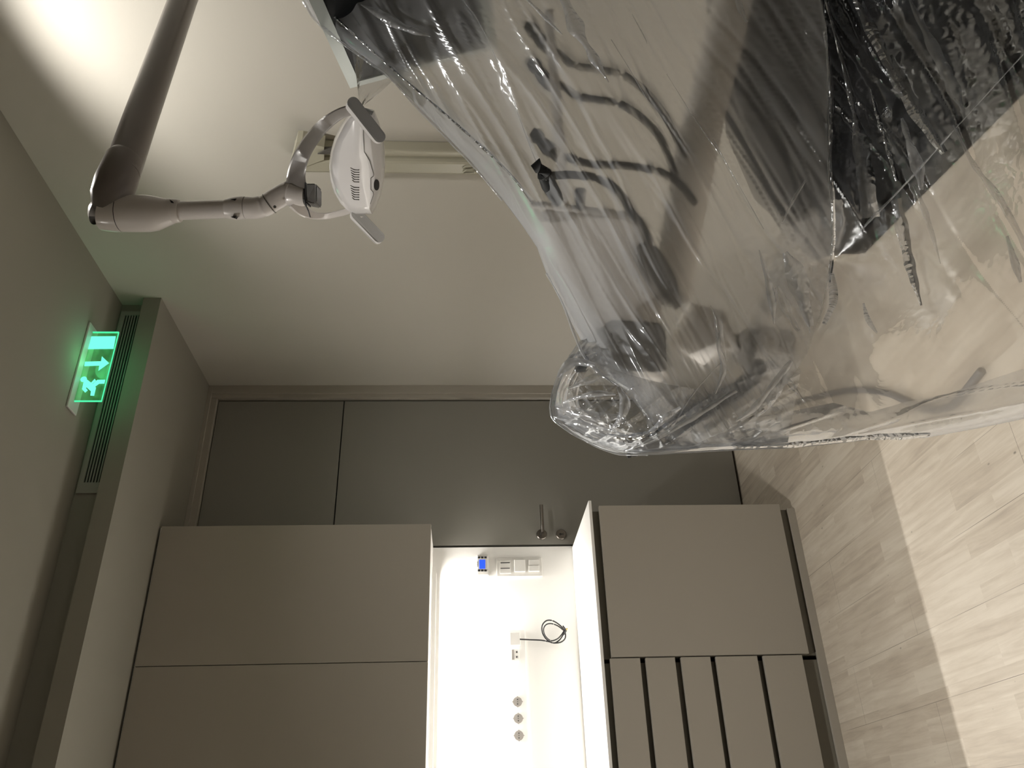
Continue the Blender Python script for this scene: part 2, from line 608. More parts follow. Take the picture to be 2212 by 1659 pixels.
# door frame and fixed panel above the door
bm = nb()
box(bm, (2.128, YB - 0.022, 0), (2.185, YB + .05, ZS), 0.002)
box(bm, (2.150, YB - 0.030, 0), (XW, YB - 0.0, ZS), 0.002)
box(bm, (1.20, YB - 0.022, 2.735), (2.128, YB + .05, ZS), 0.002)
box(bm, (1.20, YB - 0.034, 2.765), (2.185, YB - 0.022, ZS), 0.001)
struct(link('trim_2', bm, M['front']), 'flat frame strips along the corner and soffit')
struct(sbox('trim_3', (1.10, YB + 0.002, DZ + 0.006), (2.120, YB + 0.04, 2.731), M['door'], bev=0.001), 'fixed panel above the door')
struct(sbox('trim_4', (DX0 - 0.012, YB + 0.045, 0), (2.19, YB + 0.09, ZS), M['black']), 'dark rebate behind the door')
d = bpy.data.objects.new('door_1', None)
d.location = (DX0, YB, 0)
col.objects.link(d)
d['kind'] = 'structure'
d['label'] = 'flush greige door with a steel lever handle'
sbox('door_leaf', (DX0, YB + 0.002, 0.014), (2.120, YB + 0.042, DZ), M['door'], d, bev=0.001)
hp = on_y(1170, 1155, YB)
kp = on_y(1212, 1155, YB)
bm = nb()
disc(bm, (hp.x, YB + 0.003, hp.z), (0, -1, 0), 0.026, 0.011, 36, 0.003)
rose = link('rosette', bm, M['steel'], d, smooth=True)
bm = nb()
tube(bm, [Vector((hp.x, YB - 0.005, hp.z)), Vector((hp.x, YB - 0.05, hp.z))], 0.009, 16)
tube(bm, smooth_path([(hp.x - .004, YB - 0.05, hp.z), (hp.x + 0.03, YB - 0.055, hp.z), (hp.x + 0.135, YB - 0.055, hp.z)]), 0.0085, 16)
link('door_handle', bm, M['steel'], d, smooth=True)
bm = nb()
disc(bm, (kp.x, YB + 0.003, kp.z), (0, -1, 0), 0.026, 0.011, 36, 0.003)
link('key_rosette', bm, M['steel'], d, smooth=True)
bm = nb()
disc(bm, (kp.x, YB - 0.0075, kp.z + .004), (0, -1, 0), 0.006, 0.0015, 20)
box(bm, (kp.x - .0022, YB - 0.009, kp.z - .012), (kp.x + .0022, YB - 0.0075, kp.z + .004))
link('keyhole', bm, M['black'], d)

# ------------------------------------------------------------------ fitted cabinets
ZU = 1.58
YU = 3.548


def upper_cabinet(xa, xb, label, group='handleless wall cabinets'):
    t = thing('wall_cabinet', label, 'cabinet', ((xa + xb) / 2, YU, ZU), group)
    sbox('body', (xa + .001, YU + 0.021, ZU + 0.002), (xb - 0.001, YB - 0.001, ZS - 0.002), M['splash'], t)
    sbox('door', (xa + 0.0015, YU, ZU), (xb - 0.0015, YU + 0.019, ZS - 0.012), M['front'], t, bev=0.0012)
    return t


upper_cabinet(0.70, 1.302, 'greige handleless wall cabinet nearest the door, over the lit niche')
upper_cabinet(0.10, 0.70, 'greige handleless wall cabinet at the frame edge, away from the door')
YL = 3.272


def base_body(t, xa, xb):
    bm = nb()
    box(bm, (xa + 0.001, YL + 0.062, 0.0), (xb - 0.016, YB - 0.03, 0.886))
    link('body', bm, M['carcass'], t)
    bm = nb()   # recessed grip channel behind the fronts
    box(bm, (xa + 0.001, YL + 0.034, 0.02), (xb - 0.014, YL + 0.060, 0.884))
    link('grip_channel', bm, M['channel'], t)


XL = 1.274
t = thing('base_cabinet', 'greige base cabinet with one wide door beside the room door', 'cabinet', ((0.646 + XL) / 2, YL, 0), 'handleless base cabinets')
base_body(t, 0.646, XL)
sbox('door', (0.648, YL, 0.071), (XL, YL + 0.019, 0.856), M['front'], t, bev=0.0015)
t = thing('drawer_cabinet', 'greige base cabinet with five drawers under the white worktop', 'cabinet', (0.32, YL, 0), 'handleless base cabinets')
base_body(t, 0.0, 0.645)
gy = 1396
zs = [on_y(x, gy, YL).z for x in (1316, 1380, 1392, 1455, 1468, 1531, 1543, 1632, 1645, 1729)]
for k in range(5):
    sbox('drawer_front', (0.002, YL, zs[2 * k + 1]), (0.6435, YL + 0.019, zs[2 * k]), M['front'], t, bev=0.0015)
# worktop and plinth
o = sbox('worktop', (-2.595, 3.268, 0.8875), (1.296, YB - 0.001, 0.90), M['worktop'], bev=0.0015)
tag(o, 'brightly lit white worktop on the base cabinets', 'worktop')
bm = nb()
box(bm, (-2.59, YL + 0.018, 0.0), (XL - 0.012, YL + 0.032, 0.033), 0.001)
o = link('plinth', bm, M['front'])
tag(o, 'greige plinth strip between base cabinets and floor', 'plinth')
# continuation of the run beyond the frame, to the left wall
names = ['second', 'third', 'fourth', 'fifth']
for k in range(4):
    xa = -0.5 - 0.6 * k
    upper_cabinet(max(xa, -2.595), xa + 0.6, 'greige handleless wall cabinet beyond the picture edge, %s from the frame edge cabinet' % names[k])
    t = thing('base_cabinet', 'greige one door base cabinet beyond the picture edge, %s from the drawers' % names[k], 'cabinet', (xa + 0.3, YL, 0), 'handleless base cabinets')
    base_body(t, max(-2.595, xa - .1), xa + 0.498)
    sbox('door', (max(-2.59, xa - .098), YL, 0.071), (xa + 0.496, YL + 0.019, 0.856), M['front'], t, bev=0.0015)
# LED profile under the wall cabinets
t = thing('led_strip', 'thin warm led strip under the wall cabinets at the back', 'light', (-0.68, 3.835, ZU))
sbox('profile', (-2.5, 3.82, ZU - 0.018), (1.16, 3.85, ZU - 0.001), M['splash'], t)

# ------------------------------------------------------------------ things on the splashback
YS = YB - 0.0005


def wallbox(bm, xa, ya, xb, yb, depth, off=0.0, bev=0.0):
    """box on the back wall whose outline comes from two opposite corners"""
    p, q = on_y(xa, ya, YB), on_y(xb, yb, YB)
    lo = (min(p.x, q.x), YS - off - depth, min(p.z, q.z))
    hi = (max(p.x, q.x), YS - off, max(p.z, q.z))
    return box(bm, lo, hi, bev)


# thermostat
p = on_y(1042, 1222, YB)
t = thing('thermostat', 'small white wall thermostat with a lit blue display', 'thermostat', (p.x, YB, p.z))
link('housing', wallbox(nb(), 1030, 1202, 1056, 1246, 0.026, 0, 0.004), M['switch'], t)
link('display', wallbox(nb(), 1035, 1213, 1048, 1232, 0.0012, 0.026), M['blue'], t, label='lit blue display')
for yy in (1208, 1236):
    for xx in (1034.5, 1041.5, 1048.5):
        link('button', wallbox(nb(), xx - 2.6, yy - 2, xx + 2.6, yy + 2, 0.002, 0.026, 0.0006), M['dark'], t)
bm = nb()
for k in range(6):
    wallbox(bm, 1029.6, 1217 + k * 1.9, 1030.8, 1218.1 + k * 1.9, 0.0005, 0.026)
    wallbox(bm, 1031.2, 1217.0 + k * 1.9, 1032.0, 1218.4 + k * 1.9, 0.0005, 0.026)
link('marking', bm, M['dark'], t)
# triple switch plate
p = on_y(1121, 1228, YB)
t = thing('switch_plate', 'white triple switch plate under the thermostat on the niche wall', 'switch', (p.x, YB, p.z))
link('plate', wallbox(nb(), 1072, 1206, 1172, 1246, 0.010, 0, 0.003), M['switch'], t)
link('blind_switch', wallbox(nb(), 1079, 1212, 1104, 1240, 0.004, 0.010, 0.001), M['switch'], t)
link('switch_line', wallbox(nb(), 1081, 1217, 1101, 1218.5, 0.0008, 0.014), M['dark'], t)
link('switch_line', wallbox(nb(), 1081, 1229, 1101, 1230.2, 0.0008, 0.014), M['dark'], t)
bm = nb()
wallbox(bm, 1110, 1211, 1135, 1237, 0.008, 0.010, 0.002)
link('rocker', bm, M['switch'], t)
link('rocker', wallbox(nb(), 1141, 1211, 1165, 1223, 0.007, 0.010, 0.0015), M['switch'], t)
link('rocker', wallbox(nb(), 1141, 1224, 1165, 1236, 0.009, 0.010, 0.0015), M['switch'], t)
# cable trunking along the wall
a, b_ = on_y(1098, 1364, YB), on_y(1133, 1364, YB)
o = sbox('cable_trunking', (-2.59, YB - 0.03, b_.z), (a.x, YB - 0.0005, a.z), M['splash'], bev=0.002)
tag(o, 'white cable trunking on the niche wall holding the sockets', 'trunking')
YT = YB - 0.03


def troundface(bm, px_, py_, r, depth, off=0.0, n=28):
    c = on_y(px_, py_, YT)
    disc(bm, (c.x, YT - off, c.z), (0, -1, 0), r, depth, n)


for (sx, sy, lab) in ((1118, 1516, 'grey round wall socket of the row of three, nearest the data outlet'), (1119.5, 1552, 'grey round wall socket in the middle of the row of three'), (1121, 1589, 'grey round wall socket of the row of three, farthest from the data outlet')):
    c = on_y(sx, sy, YT)
    t = thing('wall_socket', lab, 'socket', (c.x, YT, c.z), 'round sockets in the trunking')
    bm = nb()
    troundface(bm, sx, sy, 0.0205, 0.0015)
    for ang in (0, 90, 180, 270):
        dx, dz = math.cos(math.radians(ang)) * 0.0205, math.sin(math.radians(ang)) * 0.0205
        disc(bm, (c.x + dx, YT, c.z + dz), (0, -1, 0), 0.003, 0.0025, 12)
    link('face', bm, M['socket'], t)
    for dx in (-0.0095, 0, 0.0095):
        bm = nb()
        disc(bm, (c.x + dx, YT - 0.0015, c.z), (0, -1, 0), 0.0026 if dx else 0.0022, 0.0008, 12)
        link('pin_hole', bm, M['dark'] if dx else M['unitgrey'], t)
# data outlet
c = on_y(1113, 1414, YT)
t = thing('data_outlet', 'white double data outlet in the trunking below the coiled cable', 'outlet', (c.x, YT, c.z))


def tbox(bm, x1, y1, x2, y2, depth, off=0.0, bev=0.0):
    p, q = on_y(x1, y1, YT), on_y(x2, y2, YT)
    return box(bm, (min(p.x, q.x), YT - off - depth, min(p.z, q.z)), (max(p.x, q.x), YT - off, max(p.z, q.z)), bev)


link('cover', tbox(nb(), 1103, 1402, 1121, 1428, 0.006, 0, 0.001), M['splash'], t)
link('label_field', tbox(nb(), 1105.5, 1404, 1111, 1425.5, 0.0008, 0.006), M['socket'], t)
for y1 in (1406, 1416.5):
    fb = link('port', tbox(nb(), 1113.5, y1, 1119.5, y1 + 7.5, 0.001, 0.006), M['switch'], t)
    bm = nb()
    tbox(bm, 1114.5, y1 + 1.5, 1117, y1 + 5, 0.0006, 0.007)
    tbox(bm, 1116.5, y1 + 2.5, 1118.3, y1 + 4, 0.0006, 0.007)
    link('jack', bm, M['dark'], fb)
# outlet box with the coiled cable
c = on_y(1117, 1381, YT)
o = link('cable_outlet', tbox(nb(), 1100, 1368, 1124, 1396, 0.02, 0, 0.003), M['splash'])
tag(o, 'white cable outlet box the black cable comes out of', 'outlet')
cb = [(1123, 1381), (1145, 1382), (1168, 1383), (1185, 1386), (1197, 1389), (1212, 1387), (1221, 1378), (1220, 1364), (1210, 1351), (1194, 1341), (1180, 1341), (1171, 1352), (1172, 1368), (1182, 1382), (1196, 1389), (1208, 1383), (1216, 1372), (1222, 1362), (1216, 1352)]
cb2 = [(1222, 1364), (1212, 1349), (1196, 1339), (1180, 1340), (1170, 1352), (1170, 1368), (1178, 1382), (1190, 1390), (1206, 1391), (1218, 1384), (1222, 1371), (1220, 1362)]
t = thing('coiled_cable', 'black cable coiled in a loop hanging on the niche wall', 'cable', on_y(1195, 1365, YB))
YCB = YB - 0.05
bm = nb()
pts = [on_y(x, y, YCB + 0.006 * math.sin(i * 1.1)) for i, (x, y) in enumerate(cb)]
tube(bm, smooth_path(pts, 6), 0.0032, 10)
pts = [on_y(x, y, YCB - 0.008 + 0.004 * math.sin(i * 1.7)) for i, (x, y) in enumerate([(1218, 1362), (1205, 1352), (1190, 1347), (1179, 1350), (1174, 1360), (1178, 1374), (1190, 1384), (1204, 1380), (1213, 1371), (1219, 1362)])]
tube(bm, smooth_path(pts, 6), 0.003, 10)
link('cord', bm, M['cable'], t, smooth=True)
bm = nb()
tube(bm, [on_y(1217, 1369, YCB - .01), on_y(1222, 1361, YCB - .01)], [0.0085, 0.0075], 6)
link('plug', bm, M['dark'], t)
bm = nb()
tube(bm, [on_y(1222, 1361.5, YCB - .01), on_y(1225.5, 1357.5, YCB - .01)], 0.003, 10)
link('plug_tip', bm, M['gold'], t)

# ------------------------------------------------------------------ vent grille on the stepped face
gx0, gx1 = 1.285, 2.16
t = thing('vent_grille', 'long slotted air vent in the recess above the soffit ledge', 'vent', ((gx0 + gx1) / 2, 3.125, 2.86))
YG = 3.125
bm = nb()
z0, z1 = 2.866, 2.968
nsl = 7
box(bm, (gx0, YG - 0.008, z0), (gx0 + 0.045, YG, z1))
box(bm, (gx1 - 0.02, YG - 0.008, z0), (gx1, YG, z1))
box(bm, (gx0 + .045, YG - 0.008, z1 - 0.020), (gx1 - .02, YG, z1))
ztop = z1 - 0.020
ps = (ztop - z0) / nsl
for k in range(nsl):
    zz = ztop - ps * (k + 1)
    box(bm, (gx0 + .045, YG - 0.007, zz), (gx1 - .02, YG - 0.001, zz + ps * 0.45))
link('frame', bm, M['vent'], t)
link('backing', box(nb(), (gx0 + .04, YG - 0.0015, z0), (gx1 - .015, YG - .0004, ztop + .004)), M['ventdark'], t)

# ------------------------------------------------------------------ emergency exit sign
YE = 2.925
t = thing('exit_sign', 'glowing green exit sign with running figure and down arrow on the ceiling', 'exit sign', (1.75, YE, ZC))
sbox('base_plate', (1.552, 2.885, ZC - 0.009), (1.945, 2.968, ZC - 0.0005), M['signplate'], t, bev=0.002)


def es(cx_, cy_):      # measured on an enlarged crop of the sign
    return on_y(100 + cx_ / 6.636, 660 + cy_ / 6.636, YE)


zt = ZC - 0.009
pr, pl = es(1043, 380), es(795, 1378)
xr, xl, zb = pr.x, pl.x, (pr.z + pl.z) / 2
sbox('acrylic_pane', (xl, YE - 0.003, zb), (xr, YE + 0.003, zt), M['acrylic'], t)
bm = nb()
box(bm, (xl, YE - 0.0034, zb), (xr, YE + 0.0034, zb + 0.0022))
box(bm, (xl, YE - 0.0034, zb), (xl + 0.0042, YE + 0.0034, zt))
box(bm, (xr - 0.0042, YE - 0.0034, zb), (xr, YE + 0.0034, zt))
link('glowing_edge', bm, M['greenedge'], t)
EXT = Vector((0, -0.0012, 0))
OFF = Vector((0, -0.0032, 0))


def epoly(bm, pts):
    return prism(bm, [es(*p) + OFF for p in pts], EXT)


link('door_symbol', epoly(nb(), [(640, 450), (1002, 447), (968, 628), (604, 632)]), M['green'], t)
link('arrow_symbol', epoly(nb(), [(560, 812), (790, 806), (803, 735), (905, 833), (752, 942), (765, 868), (550, 876)]), M['green'], t)
bm = nb()
c = es(541, 1064)
disc(bm, c + OFF, (0, -1, 0), 0.0125, 0.0012, 28)
epoly(bm, [(590, 1068), (648, 1112), (700, 1058), (718, 1084), (664, 1128), (672, 1130), (738, 1072), (850, 1070), (838, 1126), (762, 1128), (706, 1168), (718, 1182), (690, 1300), (637, 1298), (645, 1236), (580, 1176), (574, 1190), (600, 1222), (562, 1254), (518, 1208), (536, 1118), (548, 1090)])
link('running_figure', bm, M['green'], t)

# ------------------------------------------------------------------ recessed ceiling downlight (outside the frame) that washes the wall
for lx, ly, lab in ((1.72, 1.60, 'small round recessed ceiling downlight beside the right wall'), (-0.10, 1.55, 'small round recessed ceiling downlight, unseen, placed to light the free floor')):
    t = thing('ceiling_downlight', lab, 'downlight', (lx, ly, ZC), 'recessed ceiling downlights')
    bm = nb()
    ring = []
    for k in range(32):
        a = 2 * math.pi * k / 32
        ring.append([bm.verts.new((lx + r * math.cos(a), ly + r * math.sin(a), z)) for r, z in ((0.058, ZC - 0.0005), (0.056, ZC - 0.006), (0.046, ZC - 0.006), (0.044, ZC - 0.0008))])
    for k in range(32):
        A, B = ring[k], ring[(k + 1) % 32]
        for j in range(3):
            bm.faces.new((A[j], A[j + 1], B[j + 1], B[j]))
    link('trim_ring', bm, M['white'], t, smooth=True)

# ------------------------------------------------------------------ folded twin-bar arm on the right wall
p0 = on_x(632, 345, XW)
t = thing('folded_wall_bracket', 'cream twin-bar folded equipment bracket upright on the beige wall behind the lamp', 'bracket', (XW, p0.y, 1.3))


def wpt(x, y, off=0.0):
    return on_x(x, y, XW - off)


def wall_bar(bm, x0, x1, y0, y1, depth, bev=0.006):
    p, q = wpt(x0, y0, depth), wpt(x1, y1, depth)
    return box(bm, (XW - depth, min(p.y, q.y), min(p.z, q.z)), (XW - 0.0005, max(p.y, q.y), max(p.z, q.z)), bev)


link('upper_bar', wall_bar(nb(), 640, 1050, 322, 343.5, 0.05), M['cream'], t)
link('mounting_rail', wall_bar(nb(), 636, 1060, 309, 322, 0.018, 0.003), M['cream'], t)
bm = nb()
wall_bar(bm, 634, 1045, 344.5, 380, 0.07, 0.012)
link('lower_bar', bm, M['cream'], t)
bm = nb()
poly = [wpt(x, y, 0.072) for x, y in ((641, 307), (652, 307), (700, 318), (700, 345), (640, 368), (625, 368), (633, 335))]
prism(bm, poly, Vector((0.055, 0, 0)))
link('top_bracket', bm, M['cream'], t)
bm = nb()
prism(bm, [wpt(x, y, 0.078) for x, y in ((686, 333), (700, 326), (718, 325), (718, 334))], Vector((0.02, 0, 0)))
link('slot', bm, M['unitgrey'], t)
for yy in (362, 371):
    bm = nb()
    pts = [wpt(x, y, 0.074) for x, y in ((1000, yy + 2), (1006, yy - 2), (1020, yy - 3), (1028, yy), (1024, yy + 3), (1008, yy + 4), (1000, yy + 2))]
    tube(bm, smooth_path(pts, 4), 0.0022, 8)
    link('oval_ring', bm, M['cream'], t, smooth=True)

# ------------------------------------------------------------------ dental operating lamp on its arm
TL = 1.60
t = thing('operating_lamp', 'grey white dental operating lamp hanging from a shaded sloping arm', 'dental lamp', at(262, 430, TL))
link('swing_arm', tube(nb(), [at(425, -75, 2.22), at(395, 0, 2.1), at(300, 265, 1.73), at(262, 375, 1.62)], [0.0335, 0.0335, 0.034, 0.0345], 28), M['armshade'], t, smooth=True)
link('arm_collar', tube(nb(), [at(272, 345, 1.645), at(268, 350, 1.64), at(250, 395, 1.605), at(240, 425, 1.595), at(236, 448, 1.595), at(235, 462, 1.6)], [0.0348, 0.0365, 0.039, 0.0375, 0.031, 0.02], 28), M['armshade'], t, smooth=True)


def lp(x, y, dt=0.0):
    turn = 0.0 if x < 640 else min(1.0, (x - 640) / 60.0)
    return at(x, y, TL + dt + turn * (y - 425) * 0.00105)


def R_(p):
    return p * TL / FPX


link('elbow_joint', tube(nb(), [lp(197, 450), lp(199, 450), lp(203, 451), lp(212, 455), lp(226, 460), (lp(248, 461.5)), lp(262, 461.5)], [R_(3), R_(14), R_(23), R_(32), R_(38), R_(39.5), R_(39.5)], 32), M['lampwhite'], t, smooth=True)
link('swivel_housing', tube(nb(), [lp(263.2, 461.5), lp(264, 461.5), lp(320, 461.5), lp(338, 461), lp(356, 459), lp(372, 457)], [R_(38.5), R_(39.5), R_(39.5), R_(37), R_(31), R_(26)], 32), M['lampwhite'], t, smooth=True)
link('swivel_collar', tube(nb(), [lp(366, 456), lp(386, 456), lp(389, 456)], [R_(27), R_(25), R_(23)], 32), M['lampwhite'], t, smooth=True)
link('joint_seam', tube(nb(), [lp(261.5, 461.5), lp(263.8, 461.5)], R_(39), 32), M['dark'], t, smooth=True)
link('drop_tube', tube(nb(), [lp(388, 455), lp(450, 453), lp(505, 451)], [R_(20), R_(20), R_(19)], 28), M['lampwhite'], t, smooth=True, label='glossy grey drop tube')
link('lower_collar', tube(nb(), [lp(489, 451), lp(506, 450.5), lp(524, 449), lp(530, 449)], [R_(21), R_(24.5), R_(24.5), R_(24)], 28), M['lampwhite'], t, smooth=True)
for tri in (((498, 430), (510, 428.6), (508, 433.4)), ((498, 468), (510, 466.6), (508, 471.4)), ((366, 431), (372, 434), (376, 439), (370, 439))):
    link('collar_notch', prism(nb(), [lp(x, y, -0.02) for x, y in tri], FWD * 0.01), M['dark'], t)
link('bent_arm', tube(nb(), [lp(v[0], v[1]) for v in smooth_path([(531, 449), (552, 449), (575, 443), (598, 429), (622, 416), (638, 412)], 5)], R_(23.5), 28), M['lampwhite'], t, smooth=True)
link('bent_arm_seam', tube(nb(), [lp(581, 440.2), lp(582.8, 439)], R_(23.9), 28), M['unitgrey'], t, smooth=True)
bm = nb()
disc(bm, lp(594, 447, -0.0215), -FWD, 0.0028, 0.002, 16)
link('arm_screw', bm, M['unitgrey'], t)
# hub where the two yoke arms leave
link('yoke_hub', tube(nb(), [lp(623, 418), lp(628, 419), lp(648, 420), lp(661, 421)], [R_(24), R_(27), R_(25), R_(24)], 28), M['lampwhite'], t, smooth=True)
bm = nb()
prism(bm, [lp(x, y, -0.022) for x, y in ((660, 396), (681, 396), (684, 400), (684, 437), (681, 440), (660, 436))], FWD * 0.044)
bmesh.ops.bevel(bm, geom=bm.edges[:], offset=0.0025, segments=2, affect='EDGES')
link('hub_knob', bm, M['handle'], t)
bm = nb()
prism(bm, [lp(x, y, -0.02) for x, y in ((658, 394), (661, 394), (661, 438), (658, 438))], FWD * 0.04)
tube(bm, [lp(x, y, -0.024) for x, y in ((657, 430), (661, 445), (666, 455), (670, 469))], R_(1.6), 8)
link('hub_gasket', bm, M['dark'], t)


def band(bm, ctr, width, thick, dts):
    """a bar of rectangular section: centre line in the picture plane, width there, thickness in depth"""
    pts = smooth_path([(x, y, w, d) for (x, y), w, d in zip(ctr, width, dts)], 7)
    rings = []
    for i, p in enumerate(pts):
        a = pts[max(0, i - 1)]
        b2 = pts[min(len(pts) - 1, i + 1)]
        tx, ty = b2[0] - a[0], b2[1] - a[1]
        L = math.hypot(tx, ty)
        nx, ny = -ty / L, tx / L
        w = p[2] / 2
        hth = thick / 2
        sec = [(-w, -hth * 0.6), (-w * 0.75, -hth), (w * 0.75, -hth), (w, -hth * 0.6), (w, hth), (-w, hth)]
        rings.append([bm.verts.new(lp(p[0] + nx * s, p[1] + ny * s, p[3] + dd)) for s, dd in sec])
    for r0, r1 in zip(rings, rings[1:]):
        for k in range(6):
            bm.faces.new((r0[k], r0[(k + 1) % 6], r1[(k + 1) % 6], r1[k]))
    bm.faces.new(rings[0])
    bm.faces.new(rings[-1])
    return bm


link('yoke_arm', band(nb(), [(640, 408), (640, 378), (648, 345), (668, 308), (698, 272), (732, 247), (762, 236)], [46, 40, 36, 33, 30, 25, 22], 0.02, [-.006, -.012, -.02, -.03, -.038, -.04, -.04]), M['yokeshade'], t, smooth=True)
link('yoke_arm', band(nb(), [(640, 436), (655, 455), (676, 465), (702, 467), (730, 462), (768, 452)], [40, 26, 17, 14, 14, 13], 0.02, [.0, .015, .03, .045, .05, .05]), M['lampwhite'], t, smooth=True)
# lamp head: faceted shell
outer = [(752, 246), (736, 270), (722, 300), (714, 330), (711, 360), (714, 392), (722, 416), (736, 440), (752, 456), (768, 463), (804, 463), (812, 448), (822, 424), (829, 392), (832, 358), (831, 322), (826, 290), (818, 262), (808, 238), (790, 233), (770, 235)]
inner = [(762, 262), (757, 276), (740, 306), (733, 330), (732, 358), (732, 388), (736, 410), (746, 428), (758, 442), (772, 448), (796, 448), (800, 440), (806, 420), (809, 396), (809, 366), (803, 334), (802, 316), (800, 290), (797, 268), (790, 256), (774, 254)]
bm = nb()
n_ = len(outer)
lay = []
for f, d0 in ((0.0, 0.085), (0.0, 0.045), (0.10, 0.010), (0.38, -0.018), (1.0, -0.036)):
    lay.append([bm.verts.new(lp(outer[i][0] * (1 - f) + inner[i][0] * f, outer[i][1] * (1 - f) + inner[i][1] * f, d0)) for i in range(n_)])
lay0 = [bm.verts.new(lp(772 + (x - 772) * 0.7, 350 + (y - 350) * 0.7, 0.125)) for x, y in outer]
bm.faces.new(lay0)
lay = [lay0] + lay
for r0, r1 in zip(lay, lay[1:]):
    for k in range(n_):
        bm.faces.new((r0[k], r0[(k + 1) % n_], r1[(k + 1) % n_], r1[k]))
cpt = bm.verts.new(lp(770, 356, -0.047))
for k in range(n_):
    bm.faces.new((lay[-1][k], lay[-1][(k + 1) % n_], cpt))
bmesh.ops.bevel(bm, geom=[e for e in bm.edges if all(v in lay[-1] for v in e.verts)], offset=0.001, segments=1, affect='EDGES')
head = link('lamp_head', bm, M['lamphead'], t, smooth=True)
# seam, vents and sensor window lie on the shell: find the surface under each point
from mathutils.bvhtree import BVHTree
hv = [v.co.copy() for v in head.data.vertices]
bvh = BVHTree.FromPolygons(hv, [list(p.vertices) for p in head.data.polygons])


def on_head(x, y, lift=0.0006):
    d = ray(x, y).normalized()
    hit = bvh.ray_cast(CAM, d)
    if hit[0] is None:
        return lp(x, y, -0.03)
    return hit[0] - d * lift


bm = nb()
seam = [(785, 262), (785, 290), (787, 328), (799, 348), (807, 375), (807, 380), (801, 385), (801, 409), (806, 415), (807, 420), (800, 440), (791, 460)]
tube(bm, [on_head(x, y) for x, y in seam], 0.0007, 6)
link('shell_seam', bm, M['unitgrey'], head)
for k in range(12):
    yy = 366.5 + k * 5.2 + (7 if k > 5 else 0)
    bm = nb()
    pts = [on_head(757 + (k % 6) * .8, yy - 4.2, .0003), on_head(765, yy, .0003), on_head(776, yy + .5, .0003)]
    tube(bm, pts, [0.0009, 0.0012, 0.0012], 6)
    link('vent_slit', bm, M['unitgrey'], head)
bm = nb()
ring = [on_head(813.5 + 6 * math.cos(a) * (1 if abs(math.cos(a)) < .99 else 1), 399.5 + 12 * math.copysign(abs(math.sin(a)) ** 0.8, math.sin(a)), .0012) for a in [2 * math.pi * k / 24 for k in range(24)]]
prism(bm, ring, ray(813, 399).normalized() * 0.002)
link('sensor_window', bm, M['black'], head)
bm = nb()
tube(bm, [on_head(x, y) for x, y in ((808, 250), (806, 262), (812, 270))], 0.0007, 6)
link('shell_seam', bm, M['dark'], head)


def capsule(bm, ax, ay, bx, by, w, d0, d1, th):
    L = math.hypot(bx - ax, by - ay)
    tx, ty = (bx - ax) / L, (by - ay) / L
    nx, ny = -ty, tx
    poly = []
    for k in range(9):
        a = math.pi / 2 + math.pi * k / 8
        poly.append((ax + w * (tx * math.cos(a) + nx * math.sin(a)), ay + w * (ty * math.cos(a) + ny * math.sin(a)), d0))
    for k in range(9):
        a = -math.pi / 2 + math.pi * k / 8
        poly.append((bx + w * (tx * math.cos(a) + nx * math.sin(a)), by + w * (ty * math.cos(a) + ny * math.sin(a)), d1))
    fr = [bm.verts.new(lp(x, y, d)) for x, y, d in poly]
    bk = [bm.verts.new(lp(x, y, d + th)) for x, y, d in poly]
    bm.faces.new(fr)
    bm.faces.new(bk)
    for i in range(len(fr)):
        bm.faces.new((fr[i], fr[(i + 1) % len(fr)], bk[(i + 1) % len(fr)], bk[i]))
    return bm


hd = link('handle', capsule(nb(), 763, 222, 820, 295, 13, -0.062, -0.075, 0.008), M['handle'], t, label='dark grey paddle handle nearest the monitor')
link('handle_shell', capsule(nb(), 759, 230, 816, 298, 12.5, -0.0535, -0.0665, 0.012), M['lamphead'], hd)
hd = link('handle', capsule(nb(), 771, 462, 819, 512, 12, 0.02, 0.0, 0.008), M['handle2'], t, label='light grey paddle handle below the head')
link('handle_shell', capsule(nb(), 767, 466, 815, 516, 11.5, 0.0285, 0.0085, 0.012), M['lamphead'], hd)
bm = nb()
prism(bm, [lp(x, y, 0.015) for x, y in ((778, 467), (785, 468), (788, 473), (782, 474))], FWD * 0.004)
link('handle_clip', bm, M['lampwhite'], hd)

# ------------------------------------------------------------------ monitor half hidden by the sheeting
t = thing('monitor', 'flat monitor with a pale green silver bezel behind the plastic sheet', 'monitor', at(800, 60, 1.6))
C0 = at(756, 189, 1.66)
eU = (at(690, 48, 1.44) - C0).normalized()          # along the top edge towards the camera
eDn = (at(850, 161, 1.655) - C0)
eDn = (eDn - eU * eDn.dot(eU)).normalized()
eN = eU.cross(eDn).normalized()
if eN.dot(FWD) > 0:
    eN = -eN
MW, MH, MT = 0.50, 0.31, 0.028


def mon(u, v, w):
    return C0 + eU * u + eDn * v + eN * w


def monbox(bm, u0, u1, v0, v1, w0, w1, bev=0.0):
    vs = [bm.verts.new(mon(u, v, w)) for w in (w0, w1) for u, v in ((u0, v0), (u1, v0), (u1, v1), (u0, v1))]
    for f in ((0, 1, 2, 3), (7, 6, 5, 4), (0, 4, 5, 1), (1, 5, 6, 2), (2, 6, 7, 3), (3, 7, 4, 0)):
        bm.faces.new([vs[i] for i in f])
    if bev:
        bmesh.ops.bevel(bm, geom=list({e for v in vs for e in v.link_edges}), offset=bev, segments=2, affect='EDGES')
    return bm


